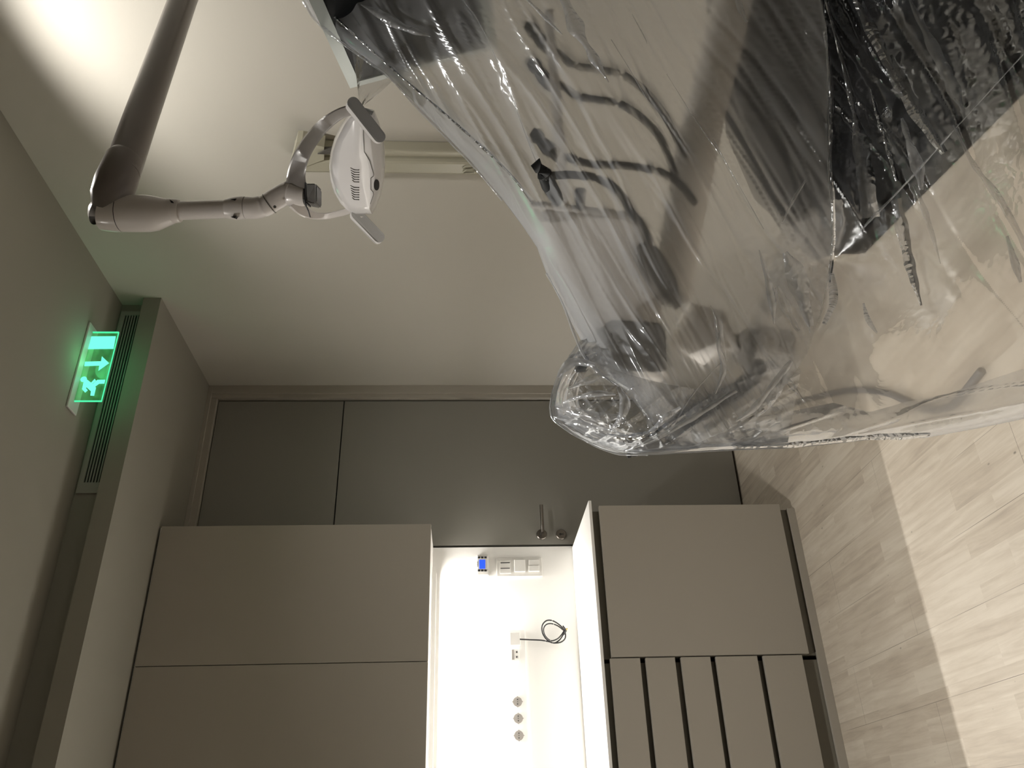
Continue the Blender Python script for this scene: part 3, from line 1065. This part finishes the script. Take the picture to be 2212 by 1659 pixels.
link('back_shell', monbox(nb(), -0.001, MW, -0.001, MH, -MT, -0.006, 0.004), M['white'], t)
bm = nb()
monbox(bm, 0, MW, 0, 0.022, -0.006, 0.002)
monbox(bm, 0, MW, MH - 0.022, MH, -0.006, 0.002)
monbox(bm, 0, 0.016, 0.022, MH - 0.022, -0.006, 0.002)
monbox(bm, MW - 0.016, MW, 0.022, MH - 0.022, -0.006, 0.002)
link('bezel', bm, M['bezel'], t)
link('screen', monbox(nb(), 0.015, MW - 0.015, 0.021, MH - 0.021, -0.005, -0.001), M['screen'], t)

# ------------------------------------------------------------------ dental unit head with its instruments, under the sheeting
TU = 1.34


def up(x, y, t_=TU):
    return at(x, y, t_ + max(-0.06, (y - 450) * 0.0007))


t = thing('dental_unit', 'white dental instrument unit blurred under the plastic sheeting', 'dental unit', at(1350, 650, TU))


def pbox(bm, poly, t0, t1, bev=0.004):
    """box-like solid: outline polygon at distance t0, pushed straight back along the view axis"""
    pr_ = prism(bm, [up(x, y, t0) for x, y in poly], FWD * (t1 - t0))
    if bev:
        bmesh.ops.bevel(bm, geom=bm.edges[:], offset=bev, segments=3, affect='EDGES')
    return bm


link('tray_head', pbox(nb(), [(1172, 450), (1350, 468), (1392, 490), (1415, 530), (1428, 640), (1440, 825), (1345, 815), (1262, 680), (1205, 560)], TU, TU + 0.10, 0.006), M['unit'], t, smooth=True)
bm = nb()
tube(bm, [up(x, y, TU - 0.01) for x, y in [tuple(v) for v in smooth_path([(1147, 441), (1230, 450), (1345, 464), (1385, 480), (1405, 520)], 5)]], 0.006, 10)
link('tray_rim', bm, M['unit'], t, smooth=True)
link('control_panel', pbox(nb(), [(1318, 690), (1438, 698), (1442, 802), (1328, 798)], TU - 0.16, TU - 0.03, 0.004), M['unitgrey'], t, label='dark square control panel')
bm = nb()
pbox(bm, [(1382, 520), (1425, 535), (1462, 600), (1475, 665), (1432, 650), (1385, 575)], TU - 0.03, TU + 0.02, 0.004)
link('side_cover', bm, M['unitgrey'], t)
# holder bar the instruments rest in
bm = nb()
prism(bm, [up(x, y, TU - 0.02) for x, y in ((1178, 20), (1196, 20), (1232, 430), (1214, 446))], FWD * 0.03)
link('holder_bar', bm, M['unit'], t)
bm = nb()
tube(bm, [up(1255, 412, TU - .01), up(1254, 450, TU - .01)], [0.009, 0.007], 12)
link('peg', bm, M['rubber'], t)
bm = nb()
tube(bm, [up(v[0], v[1], v[2]) for v in smooth_path([(1450, 640, 1.42), (1462, 560, 1.44), (1485, 430, 1.48), (1515, 280, 1.52), (1555, 120, 1.56), (1600, -80, 1.58)], 6)], 0.036, 22)
link('support_arm', bm, M['unit'], t, smooth=True)
bm = nb()
tube(bm, [at(1470, 700, 1.56), at(1540, 730, 1.56), at(1620, 750, 1.56), at(1700, 765, 1.56)], [0.045, 0.055, 0.05, 0.045], 20)
link('stem', bm, M['unit'], t, smooth=True)

inst = [
    ([(1152, 366), (1163, 358), (1176, 376), (1180, 384)], [(1172, 378), (1185, 398), (1200, 424), (1208, 438)],
     [(1168, 382), (1200, 379), (1240, 378), (1285, 384), (1320, 400), (1345, 424), (1362, 456), (1385, 486), (1400, 520)], -0.045,
     'dark dental handpiece nearest the tray, its hose arching down to it'),
    ([(1150, 284), (1158, 290), (1165, 300), (1168, 304)], [(1166, 302), (1182, 318), (1200, 332), (1210, 346)],
     [(1186, 322), (1215, 334), (1250, 348), (1290, 356), (1350, 358), (1420, 370), (1470, 400), (1500, 440)], 0.05,
     'dark dental handpiece second from the tray in the blurred row'),
    ([(1143, 132), (1152, 138), (1160, 148), (1163, 152)], [(1161, 150), (1176, 168), (1190, 184), (1202, 196)],
     [(1180, 172), (1215, 186), (1250, 208), (1290, 216), (1350, 230), (1420, 290), (1460, 380)], 0.10,
     'dark dental handpiece third from the tray in the blurred row'),
    ([(1136, 54), (1146, 60), (1154, 70), (1158, 76)], [(1156, 74), (1172, 92), (1190, 108), (1204, 122)],
     [(1178, 98), (1210, 118), (1240, 142), (1290, 150), (1360, 170), (1430, 240), (1480, 340)], 0.13,
     'dark dental handpiece farthest from the tray in the blurred row'),
]
for tip, body, hose, dd, lab in inst:
    tt = TU + dd - 0.01
    h = thing('dental_handpiece', lab, 'handpiece', up(*tip[1], tt), 'handpieces in the unit holders')
    link('tip', tube(nb(), [up(*p, tt) for p in tip], [0.007, 0.011, 0.012, 0.008], 14), M['rubber'], h, smooth=True)
    link('grip', tube(nb(), [up(*p, tt) for p in body], [0.008, 0.012, 0.011, 0.007], 14), M['rubber'], h, smooth=True)
    link('hose', tube(nb(), [up(v[0], v[1], tt) for v in smooth_path(hose, 6)], [0.0064] * (len(hose) * 6 - 5), 12), M['rubber'], h, smooth=True)
link('arm_cap', tube(nb(), [at(1228, 780, 1.26), at(1250, 783, 1.26), at(1268, 788, 1.26)], [0.010, 0.016, 0.012], 14), M['rubber'], t, smooth=True)
bm = nb()
tube(bm, [at(v[0], v[1], v[2]) for v in smooth_path([(1350, 972, 1.24), (1385, 960, 1.24), (1440, 930, 1.25), (1510, 888, 1.27), (1600, 838, 1.32), (1640, 790, 1.40)], 6)], 0.014, 16)
link('grab_handle', bm, M['rubber'], t, smooth=True, label='dark curved grab handle')

# ------------------------------------------------------------------ patient chair
ZCH = 0.60
t = thing('patient_chair', 'black upholstered dental patient chair wrapped in crinkled plastic', 'dental chair', (1.35, 0.9, 0))
pa, pb = on_z(1796, 566, ZCH), on_z(2225, 107, ZCH)
dirv = (pb - pa).normalized()
nrm = Vector((dirv.y, -dirv.x, 0))
if nrm.x < 0:
    nrm = -nrm
far = pa - dirv * 0.02
A0 = far
poly = [A0 + nrm * 0.05, A0 + dirv * 0.05, A0 + dirv * 1.35, A0 + dirv * 1.35 + nrm * 0.60, A0 + nrm * 0.60 + dirv * 0.06, A0 + nrm * 0.53]
bm = prism(nb(), [Vector(p) for p in poly], Vector((0, 0, -0.07)))
bmesh.ops.bevel(bm, geom=bm.edges[:], offset=0.014, segments=4, affect='EDGES')
link('seat_cushion', bm, M['upholstery'], t, smooth=True)
bm = nb()
c0 = A0 + dirv * 0.85 + nrm * 0.42
box(bm, (c0.x - 0.10, c0.y - 0.18, 0.03), (c0.x + 0.10, c0.y + 0.18, ZCH - 0.071), 0.02)
link('lift_column', bm, M['unitgrey'], t)
bm = nb()
box(bm, (c0.x - 0.18, c0.y - 0.3, 0.0), (c0.x + 0.2, c0.y + 0.3, 0.05), 0.015)
link('base_foot', bm, M['unit'], t)
bm = prism(nb(), [at(x, y, 1.72 + (y + 80) * 0.0002) for x, y in ((1550, -90), (1562, 90), (1605, 250), (1670, 400), (1750, 520), (1830, 560), (1900, 480), (1900, -90))], FWD * 0.14)
bmesh.ops.bevel(bm, geom=bm.edges[:], offset=0.03, segments=4, affect='EDGES')
link('backrest', bm, M['upholstery'], t, smooth=True)
# hose on the floor
hp_ = [(1600, 905), (1680, 882), (1760, 858), (1840, 843), (1910, 848), (1960, 868), (2000, 884), (2050, 880), (2080, 850), (2120, 800)]
o = link('floor_hose', tube(nb(), smooth_path([on_z(x, y, 0.012) for x, y in hp_], 6), 0.011, 12), plain('hose_grey', (0.12, 0.125, 0.14), 0.5), smooth=True)
tag(o, 'grey hose winding over the floor behind the plastic sheet', 'hose')


# ------------------------------------------------------------------ plastic sheeting
def rbf(ctrl):
    P = np.array([(c[0] / 1000, c[1] / 1000) for c in ctrl])
    V = np.array([c[2] for c in ctrl])
    d = np.sqrt(((P[:, None] - P[None]) ** 2).sum(-1) + 1e-4)
    K = d
    n = len(P)
    A = np.zeros((n + 3, n + 3))
    A[:n, :n] = K + np.eye(n) * -0.004
    A[:n, n] = 1
    A[:n, n + 1:] = P
    A[n, :n] = 1
    A[n + 1:, :n] = P.T
    w = np.linalg.solve(A, np.concatenate([V, np.zeros(3)]))

    def f(x, y):
        q = np.array((x / 1000, y / 1000))
        dd = np.sqrt(((P - q) ** 2).sum(-1) + 1e-4)
        return float(dd @ w[:n] + w[n] + q @ w[n + 1:])
    return f


def resample(chain, n):
    P = np.array(chain, float)
    s = np.concatenate([[0], np.cumsum(np.hypot(*np.diff(P, axis=0).T))])
    q = np.linspace(0, s[-1], n)
    return np.stack([np.interp(q, s, P[:, 0]), np.interp(q, s, P[:, 1])], 1)


def fold(x, y, ang, wl, seed, sharp=1.6, warp=26.0):
    """ridge height 0..1 of long folds that run along the direction ang (degrees from image right)"""
    a = math.radians(ang)
    q = -x * math.sin(a) + y * math.cos(a)
    s = x * math.cos(a) + y * math.sin(a)
    q += warp * noise.noise(Vector((s / 320.0, q / 300.0, seed)))
    v = noise.noise(Vector((q / wl, s / (wl * 16.0), seed + 7.3)))
    return (1 - min(1, abs(v) * 3.2)) ** sharp


def crumple(x, y, seed, sc_=24.0):
    v = Vector((x / sc_, y / sc_, seed))
    h = 0
    amp = 1
    for _ in range(3):
        h += amp * (0.5 - abs(noise.noise(v)))
        v = v * 2.1
        amp *= 0.5
    return h


def sheet(name, A, B, nu, nv, tfun, hfun, mat, parent=None, wrap=0.0, thick=None):
    """surface between chain A (its free outer edge) and chain B; wrap curls the outer edge away from the viewer"""
    a, b = resample(A, nv), resample(B, nv)
    bm = nb()
    rows = []
    nw = 8 if wrap > 0 else 0
    for j in range(nv):
        row = []
        ax, ay = a[j]
        bx, by = b[j]
        L = math.hypot(bx - ax, by - ay) + 1e-6
        for i in range(nw, 0, -1):
            th = i / nw
            off = 34 * (math.sin(th * math.pi / 2)) + 30 * th * th
            x, y = ax + (bx - ax) / L * off, ay + (by - ay) / L * off
            tt = tfun(ax, ay) + wrap * (0.06 + 0.94 * th ** 1.3)
            row.append(bm.verts.new(at(x, y, tt + 0.4 * hfun(x, y, 0.0))))
        for i in range(nu):
            u = i / (nu - 1)
            u = u ** 1.15
            x, y = ax + (bx - ax) * u, ay + (by - ay) * u
            edge = min(1.0, u * L / 60.0)
            tt = tfun(x, y) + (1 - math.sqrt(max(0.0, 1 - (1 - edge) ** 2))) * 0.07
            row.append(bm.verts.new(at(x, y, tt + hfun(x, y, edge))))
        rows.append(row)
    for r0, r1 in zip(rows, rows[1:]):
        for k in range(len(r0) - 1):
            bm.faces.new((r0[k], r0[k + 1], r1[k + 1], r1[k]))
    me_o = link(name, bm, mat, parent, smooth=False)
    for p in me_o.data.polygons:
        p.use_smooth = True
    return me_o


# sheet over the instrument unit
ctrlA = [(640, -60, 1.47), (840, 165, 1.44), (1085, 430, 1.34), (1180, 590, 1.27), (1255, 735, 1.20), (1330, 840, 1.17), (1500, 900, 1.14), (1650, 800, 1.17),
         (1000, 60, 1.30), (1200, 150, 1.19), (1140, 385, 1.27), (1300, 450, 1.17), (1400, 700, 1.12), (1600, 250, 1.13), (1600, 550, 1.12), (1500, -60, 1.18), (1790, -60, 1.18), (1790, 300, 1.16), (1790, 600, 1.18), (1200, -60, 1.25), (900, -60, 1.36)]
tA = rbf(ctrlA)


def hA(x, y, e):
    amp = 0.013 - 0.007 * max(0.0, min(1.0, (x - 1200) / 300.0))
    h = -amp * fold(x, y, 62 - (x - 1200) * 0.004, 46, 1.7, 2.2) * (0.4 + 0.6 * e)
    h -= 0.003 * fold(x, y, 60, 20, 5.1, 4.0, 10) * e
    m_ = max(0.0, min(1.0, (noise.noise(Vector((x / 190, y / 190, 9.2))) + 0.12) * 3))
    near = max(0.0, min(1.0, (x - 1560) / 150.0)) * max(0.0, min(1.0, (y - 380) / 160.0))
    h += 0.004 * crumple(x, y, 3.0, 30) * max(m_ * 0.4, near * 1.6)
    return h


chA = [(640, -60), (655, 0), (672, 32), (700, 60), (770, 113), (840, 165), (900, 228), (960, 290), (1020, 352), (1085, 430), (1130, 490), (1160, 535), (1180, 590), (1215, 660), (1255, 735), (1275, 783), (1300, 812), (1350, 845), (1400, 905), (1440, 950), (1500, 962)]
chB = [(1700, -60), (1745, -60), (1772, 0), (1786, 60), (1790, 150), (1786, 260), (1790, 380), (1798, 500), (1790, 600), (1765, 700), (1745, 760), (1720, 800), (1690, 840), (1640, 890)]
sA = sheet('plastic_sheet', chA, chB, 190, 330, tA, hA, M['film_a'], wrap=0.30)
tag(sA, 'large milky plastic dust sheet draped over the dental unit', 'plastic sheet')
# little point of film caught on the lamp handle
bm = nb()
g0, g1, g2, g3 = (755, 90, 1.50), (862, 160, 1.50), (787, 226, 1.525), (775, 232, 1.53)
rowsN = 16
rr = []
for j in range(rowsN):
    s = j / (rowsN - 1)
    L_ = [g0[k] * (1 - s) + g3[k] * s for k in range(3)]
    Q_ = [g1[k] * (1 - s) + g2[k] * s for k in range(3)]
    rr.append([bm.verts.new(at(L_[0] * (1 - u) + Q_[0] * u + 4 * math.sin(s * 3), L_[1] * (1 - u) + Q_[1] * u, L_[2] * (1 - u) + Q_[2] * u - 0.012 * math.sin(u * math.pi) * (1 - s) + 0.002 * math.sin(9 * u + 5 * s))) for u in [i / 11 for i in range(12)]])
for r0, r1 in zip(rr, rr[1:]):
    for k in range(11):
        bm.faces.new((r0[k], r0[k + 1], r1[k + 1], r1[k]))
o = link('sheet_corner', bm, M['film_fold'], sA, smooth=True)


# sheet over the chair, hanging to the floor
def tz(x, y, z):
    d_ = ray(x, y)
    return (z - CAM.z) / d_.z


ctrlB = [(x, y, tz(x, y, ZCH + 0.02)) for x, y in ((1800, 560), (1925, 425), (2055, 285), (2220, 107), (2300, 20), (1900, 250), (2050, 100), (2000, 330), (2200, -60), (1900, 20), (2300, -60), (2000, -60))]
ctrlB += [(1780, -60, 1.50), (1740, 200, 1.50), (1740, 480, 1.52), (1640, 700, 1.36), (1560, 880, 1.30), (1590, 972, 1.28), (1700, 968, 1.30), (1870, 950, 1.34), (2000, 944, 1.35), (2212, 906, 1.30), (2320, 880, 1.26),
          (1900, 620, 1.55), (2020, 520, 1.42), (2180, 380, 1.24), (2300, 280, 1.15), (1900, 800, 1.42), (2050, 700, 1.36), (2250, 600, 1.22), (1780, 720, 1.45)]
tB = rbf(ctrlB)


def hB(x, y, e):
    top = max(0.0, min(1.0, (620 - y - (x - 1830)) / 140.0))
    h = -0.020 * fold(x, y, 60, 70, 12.4, 3.2, 60) * (0.15 + 0.85 * top)
    h -= 0.004 * fold(x, y, 66, 30, 3.3, 5.0, 30) * top
    h += (0.0006 + 0.006 * top) * crumple(x, y, 6.0, 26) * e
    return h


chB1 = [(1480, 900), (1520, 950), (1590, 973), (1640, 970), (1700, 969), (1780, 962), (1870, 951), (1930, 948), (2000, 946), (2110, 926), (2212, 905), (2330, 882)]
chB2 = [(1700, 600), (1720, 300), (1740, 50), (1750, -60), (1900, -60), (2330, -60), (2330, 0), (2330, 120), (2330, 260)]
sB = sheet('plastic_sheet', chB1, chB2, 240, 300, tB, hB, M['film_b'], wrap=0.0)
tag(sB, 'crinkled clear plastic sheet over the black chair, hanging to the floor', 'plastic sheet')

# folded hem: a second milky layer along the free lower edge
def hH(x, y, e):
    return -0.006 * fold(x, y, -12, 26, 41.0, 2.0, 14) + 0.002 * crumple(x, y, 12.0, 24)


hemA = [(1380, 982), (1480, 979), (1590, 973), (1700, 969), (1870, 951), (1930, 948), (2000, 946), (2110, 926), (2212, 905), (2330, 882)]
hemB = [(1420, 930), (1500, 905), (1600, 905), (1700, 890), (1800, 870), (1880, 890), (1950, 870), (2050, 850), (2200, 800), (2330, 760)]
sheet('folded_hem', hemA, hemB, 40, 220, lambda x, y: tB(x, y) - 0.03, hH, M['film_a'], sB)

# shiny bag round the grab handle end
ctrlC = [(1250, 735, 1.20), (1187, 870, 1.18), (1260, 950, 1.17), (1340, 980, 1.17), (1590, 970, 1.24), (1350, 900, 1.10), (1450, 900, 1.10), (1600, 880, 1.16), (1280, 860, 1.12), (1700, 760, 1.24), (1420, 820, 1.13)]
tC = rbf(ctrlC)


def hC(x, y, e):
    h = -0.012 * fold(x, y, -32, 34, 21.0, 1.8, 24) * (0.3 + 0.7 * e)
    h -= 0.008 * fold(x, y, 55, 30, 31.0, 2.5, 18) * e
    h += 0.009 * crumple(x, y, 16.0, 34) * (0.3 + 0.7 * e)
    return h


chC1 = [(1262, 728), (1250, 738), (1225, 775), (1203, 812), (1190, 850), (1187, 880), (1194, 906), (1225, 930), (1262, 952), (1300, 970), (1335, 980), (1375, 984), (1420, 983), (1500, 977), (1590, 972), (1640, 969), (1700, 966)]
chC2 = [(1290, 735), (1300, 760), (1330, 800), (1380, 815), (1440, 830), (1500, 840), (1560, 830), (1620, 800), (1700, 760), (1730, 800)]
sC = sheet('plastic_bag', chC1, chC2, 110, 220, tC, hC, M['film_c'], wrap=0.14)
tag(sC, 'shiny crumpled plastic bag around the end of the grab handle', 'plastic bag')


# creases: places where the film is folded double, seen as narrow ribbons that catch the light
def ribbon(parent, tf, pts, lift, mat, seed, crum=0.004):
    """pts: (x, y, width) along the fold"""
    P_ = smooth_path(pts, 14)
    bm = nb()
    rows = []
    for i, p in enumerate(P_):
        a, b2 = P_[max(0, i - 1)], P_[min(len(P_) - 1, i + 1)]
        tx, ty = b2[0] - a[0], b2[1] - a[1]
        L = math.hypot(tx, ty) + 1e-9
        nx, ny = -ty / L, tx / L
        w = p[2] * (0.75 + 0.5 * noise.noise(Vector((p[0] / 40, p[1] / 40, seed))))
        row = []
        m_ = 7
        for k in range(m_):
            q = (k / (m_ - 1) - 0.5)
            x, y = p[0] + nx * w * q, p[1] + ny * w * q
            dz = -0.006 * math.cos(q * math.pi) * min(1.0, w / 20) + 0.6 * crum * min(1.0, w / 12) * crumple(x, y, seed + 2.0, 26)
            row.append(bm.verts.new(at(x, y, tf(p[0], p[1]) - lift + dz)))
        rows.append(row)
    for r0, r1 in zip(rows, rows[1:]):
        for k in range(len(r0) - 1):
            bm.faces.new((r0[k], r0[k + 1], r1[k + 1], r1[k]))
    o_ = link('crease', bm, mat, parent)
    for p in o_.data.polygons:
        p.use_smooth = True
    return o_


FF, FC = M['film_fold'], M['film_crease']
foldsB = [
    ([(1770, -50, 10), (1784, 80, 11), (1796, 200, 12), (1795, 350, 9), (1801, 500, 12), (1792, 610, 8)], FF),
    ([(1772, -50, 8), (1800, 60, 9), (1830, 170, 14), (1850, 260, 26), (1868, 370, 46), (1880, 470, 50)], FF),
    ([(1880, 190, 5), (1896, 250, 10), (1915, 310, 12), (1938, 390, 12)], FC),
    ([(1830, -50, 22), (1880, 60, 30), (1935, 160, 34), (1985, 250, 36), (2040, 330, 28)], FF),
    ([(1948, 255, 8), (1965, 310, 30), (1985, 370, 34), (1990, 410, 12)], FC),
    ([(1975, 400, 14), (1995, 450, 18), (2015, 510, 11), (2032, 570, 3)], FF),
    ([(1935, 430, 34), (1950, 500, 36), (1965, 570, 28), (1990, 660, 6)], FF),
    ([(2060, 270, 8), (2100, 350, 14), (2165, 440, 20), (2230, 560, 22)], FF),
    ([(1965, 0, 10), (2010, 90, 30), (2050, 170, 44), (2080, 240, 16)], FF),
    ([(1795, 590, 16), (1800, 650, 22), (1780, 700, 12)], FF),
    ([(1925, 430, 5), (1990, 360, 6), (2055, 287, 5)], FC),  # highlight along the chair edge, shaped as a tight milky film fold
    ([(1845, 515, 6), (1885, 470, 8), (1925, 430, 5)], FF),
    ([(2055, 287, 4), (2130, 205, 4), (2215, 112, 4)], FF),
    ([(1865, 655, 6), (1875, 690, 16), (1895, 720, 3)], FC),
    ([(2175, 510, 10), (2190, 560, 26), (2205, 610, 8)], FC),
    ([(1590, 965, 8), (1700, 962, 12), (1860, 946, 16), (1960, 942, 20), (2010, 938, 6)], FC),
    ([(1700, 800, 20), (1660, 870, 26), (1600, 920, 20), (1540, 950, 8)], FF),
    ([(1650, 760, 8), (1700, 820, 16), (1740, 870, 6)], FF),
]
for i, (pts, mt) in enumerate(foldsB):
    ribbon(sB, tB, pts, 0.022, mt, 3.0 + i * 1.7)
foldsA = [
    ([(655, 0, 10), (690, 52, 10), (770, 116, 7), (840, 168, 6), (900, 232, 7), (960, 294, 6), (1022, 358, 7), (1085, 433, 5)], FC),
    ([(660, -20, 8), (760, 70, 7), (860, 160, 6), (960, 245, 6), (1050, 325, 8), (1110, 385, 6), (1150, 440, 3)], FC),
    ([(780, 10, 5), (820, 30, 22), (870, 58, 24), (930, 78, 5)], FC),
    ([(1000, 0, 3), (1035, 50, 2.5), (1090, 170, 2.5), (1150, 330, 2.5), (1180, 390, 2)], FC),
    ([(1212, -20, 34), (1245, 60, 38), (1280, 120, 26), (1315, 178, 4)], FC),
    ([(1130, -10, 6), (1190, 50, 9), (1215, 75, 3)], FC),
    ([(1320, 85, 2), (1360, 150, 2.4), (1410, 235, 2)], FC),
    ([(1365, 30, 1.5), (1392, 80, 3), (1398, 95, 1)], FC),
    ([(1440, 160, 1.5), (1500, 255, 2.4), (1560, 340, 2)], FF),
    ([(1540, 300, 2), (1590, 390, 2.5), (1650, 495, 2)], FC),
    ([(1180, 590, 4), (1215, 655, 6), (1240, 720, 10), (1262, 770, 8), (1295, 806, 6), (1345, 838, 4)], FC),
    ([(1785, 60, 5), (1789, 200, 6), (1790, 380, 5), (1798, 500, 6), (1790, 600, 6), (1768, 700, 6)], FF),
    ([(1695, 545, 18), (1718, 590, 52), (1735, 650, 56), (1752, 705, 18)], FC),
    ([(1678, 620, 14), (1700, 670, 30), (1725, 715, 10)], FF),
    ([(1535, 660, 3), (1550, 690, 16), (1556, 730, 20), (1570, 780, 6)], FF),
    ([(1560, 780, 3), (1490, 860, 5), (1440, 950, 3)], FF),
    ([(1588, -20, 10), (1600, 20, 18), (1614, 48, 8)], FC),
    ([(1740, 390, 4), (1715, 430, 8), (1690, 480, 5)], FF),
]
foldsA += [
    ([(1640, 540, 3), (1655, 590, 16), (1668, 650, 20), (1672, 700, 6)], FC),
    ([(1700, 560, 4), (1722, 620, 12), (1745, 690, 8), (1750, 720, 3)], FC),
    ([(1710, 780, 12), (1670, 830, 24), (1630, 880, 20), (1590, 910, 6)], FC),
    ([(1560, 700, 3), (1552, 745, 14), (1562, 800, 16), (1545, 850, 4)], FC),
]
for i, (pts, mt) in enumerate(foldsA):
    ribbon(sA, tA, pts, 0.014, mt, 40.0 + i * 2.3, 0.003)
foldsC = [
    ([(1205, 815, 10), (1215, 800, 20), (1240, 782, 26), (1285, 788, 8)], FC),
    ([(1195, 900, 4), (1230, 908, 14), (1270, 920, 12), (1330, 930, 5)], FC),
    ([(1335, 835, 12), (1350, 870, 26), (1340, 905, 22), (1320, 930, 8)], FC),
    ([(1470, 880, 10), (1440, 900, 26), (1415, 925, 24), (1395, 940, 6)], FC),
    ([(1350, 975, 6), (1420, 945, 16), (1500, 900, 18), (1590, 842, 14)], FF),
    ([(1215, 870, 6), (1250, 858, 16), (1290, 850, 14), (1330, 852, 4)], FC),
    ([(1225, 840, 4), (1270, 822, 18), (1300, 812, 14), (1325, 830, 4)], FF),
    ([(1200, 880, 5), (1240, 890, 22), (1300, 902, 26), (1345, 898, 6)], FF),
    ([(1310, 940, 6), (1360, 945, 20), (1400, 935, 14), (1430, 915, 4)], FC),
    ([(1190, 860, 3), (1188, 885, 4), (1200, 912, 4), (1260, 951, 4), (1330, 980, 5), (1400, 983, 4)], FC),
]
for i, (pts, mt) in enumerate(foldsC):
    ribbon(sC, tC, pts, 0.020, mt, 90.0 + i * 2.9, 0.005)
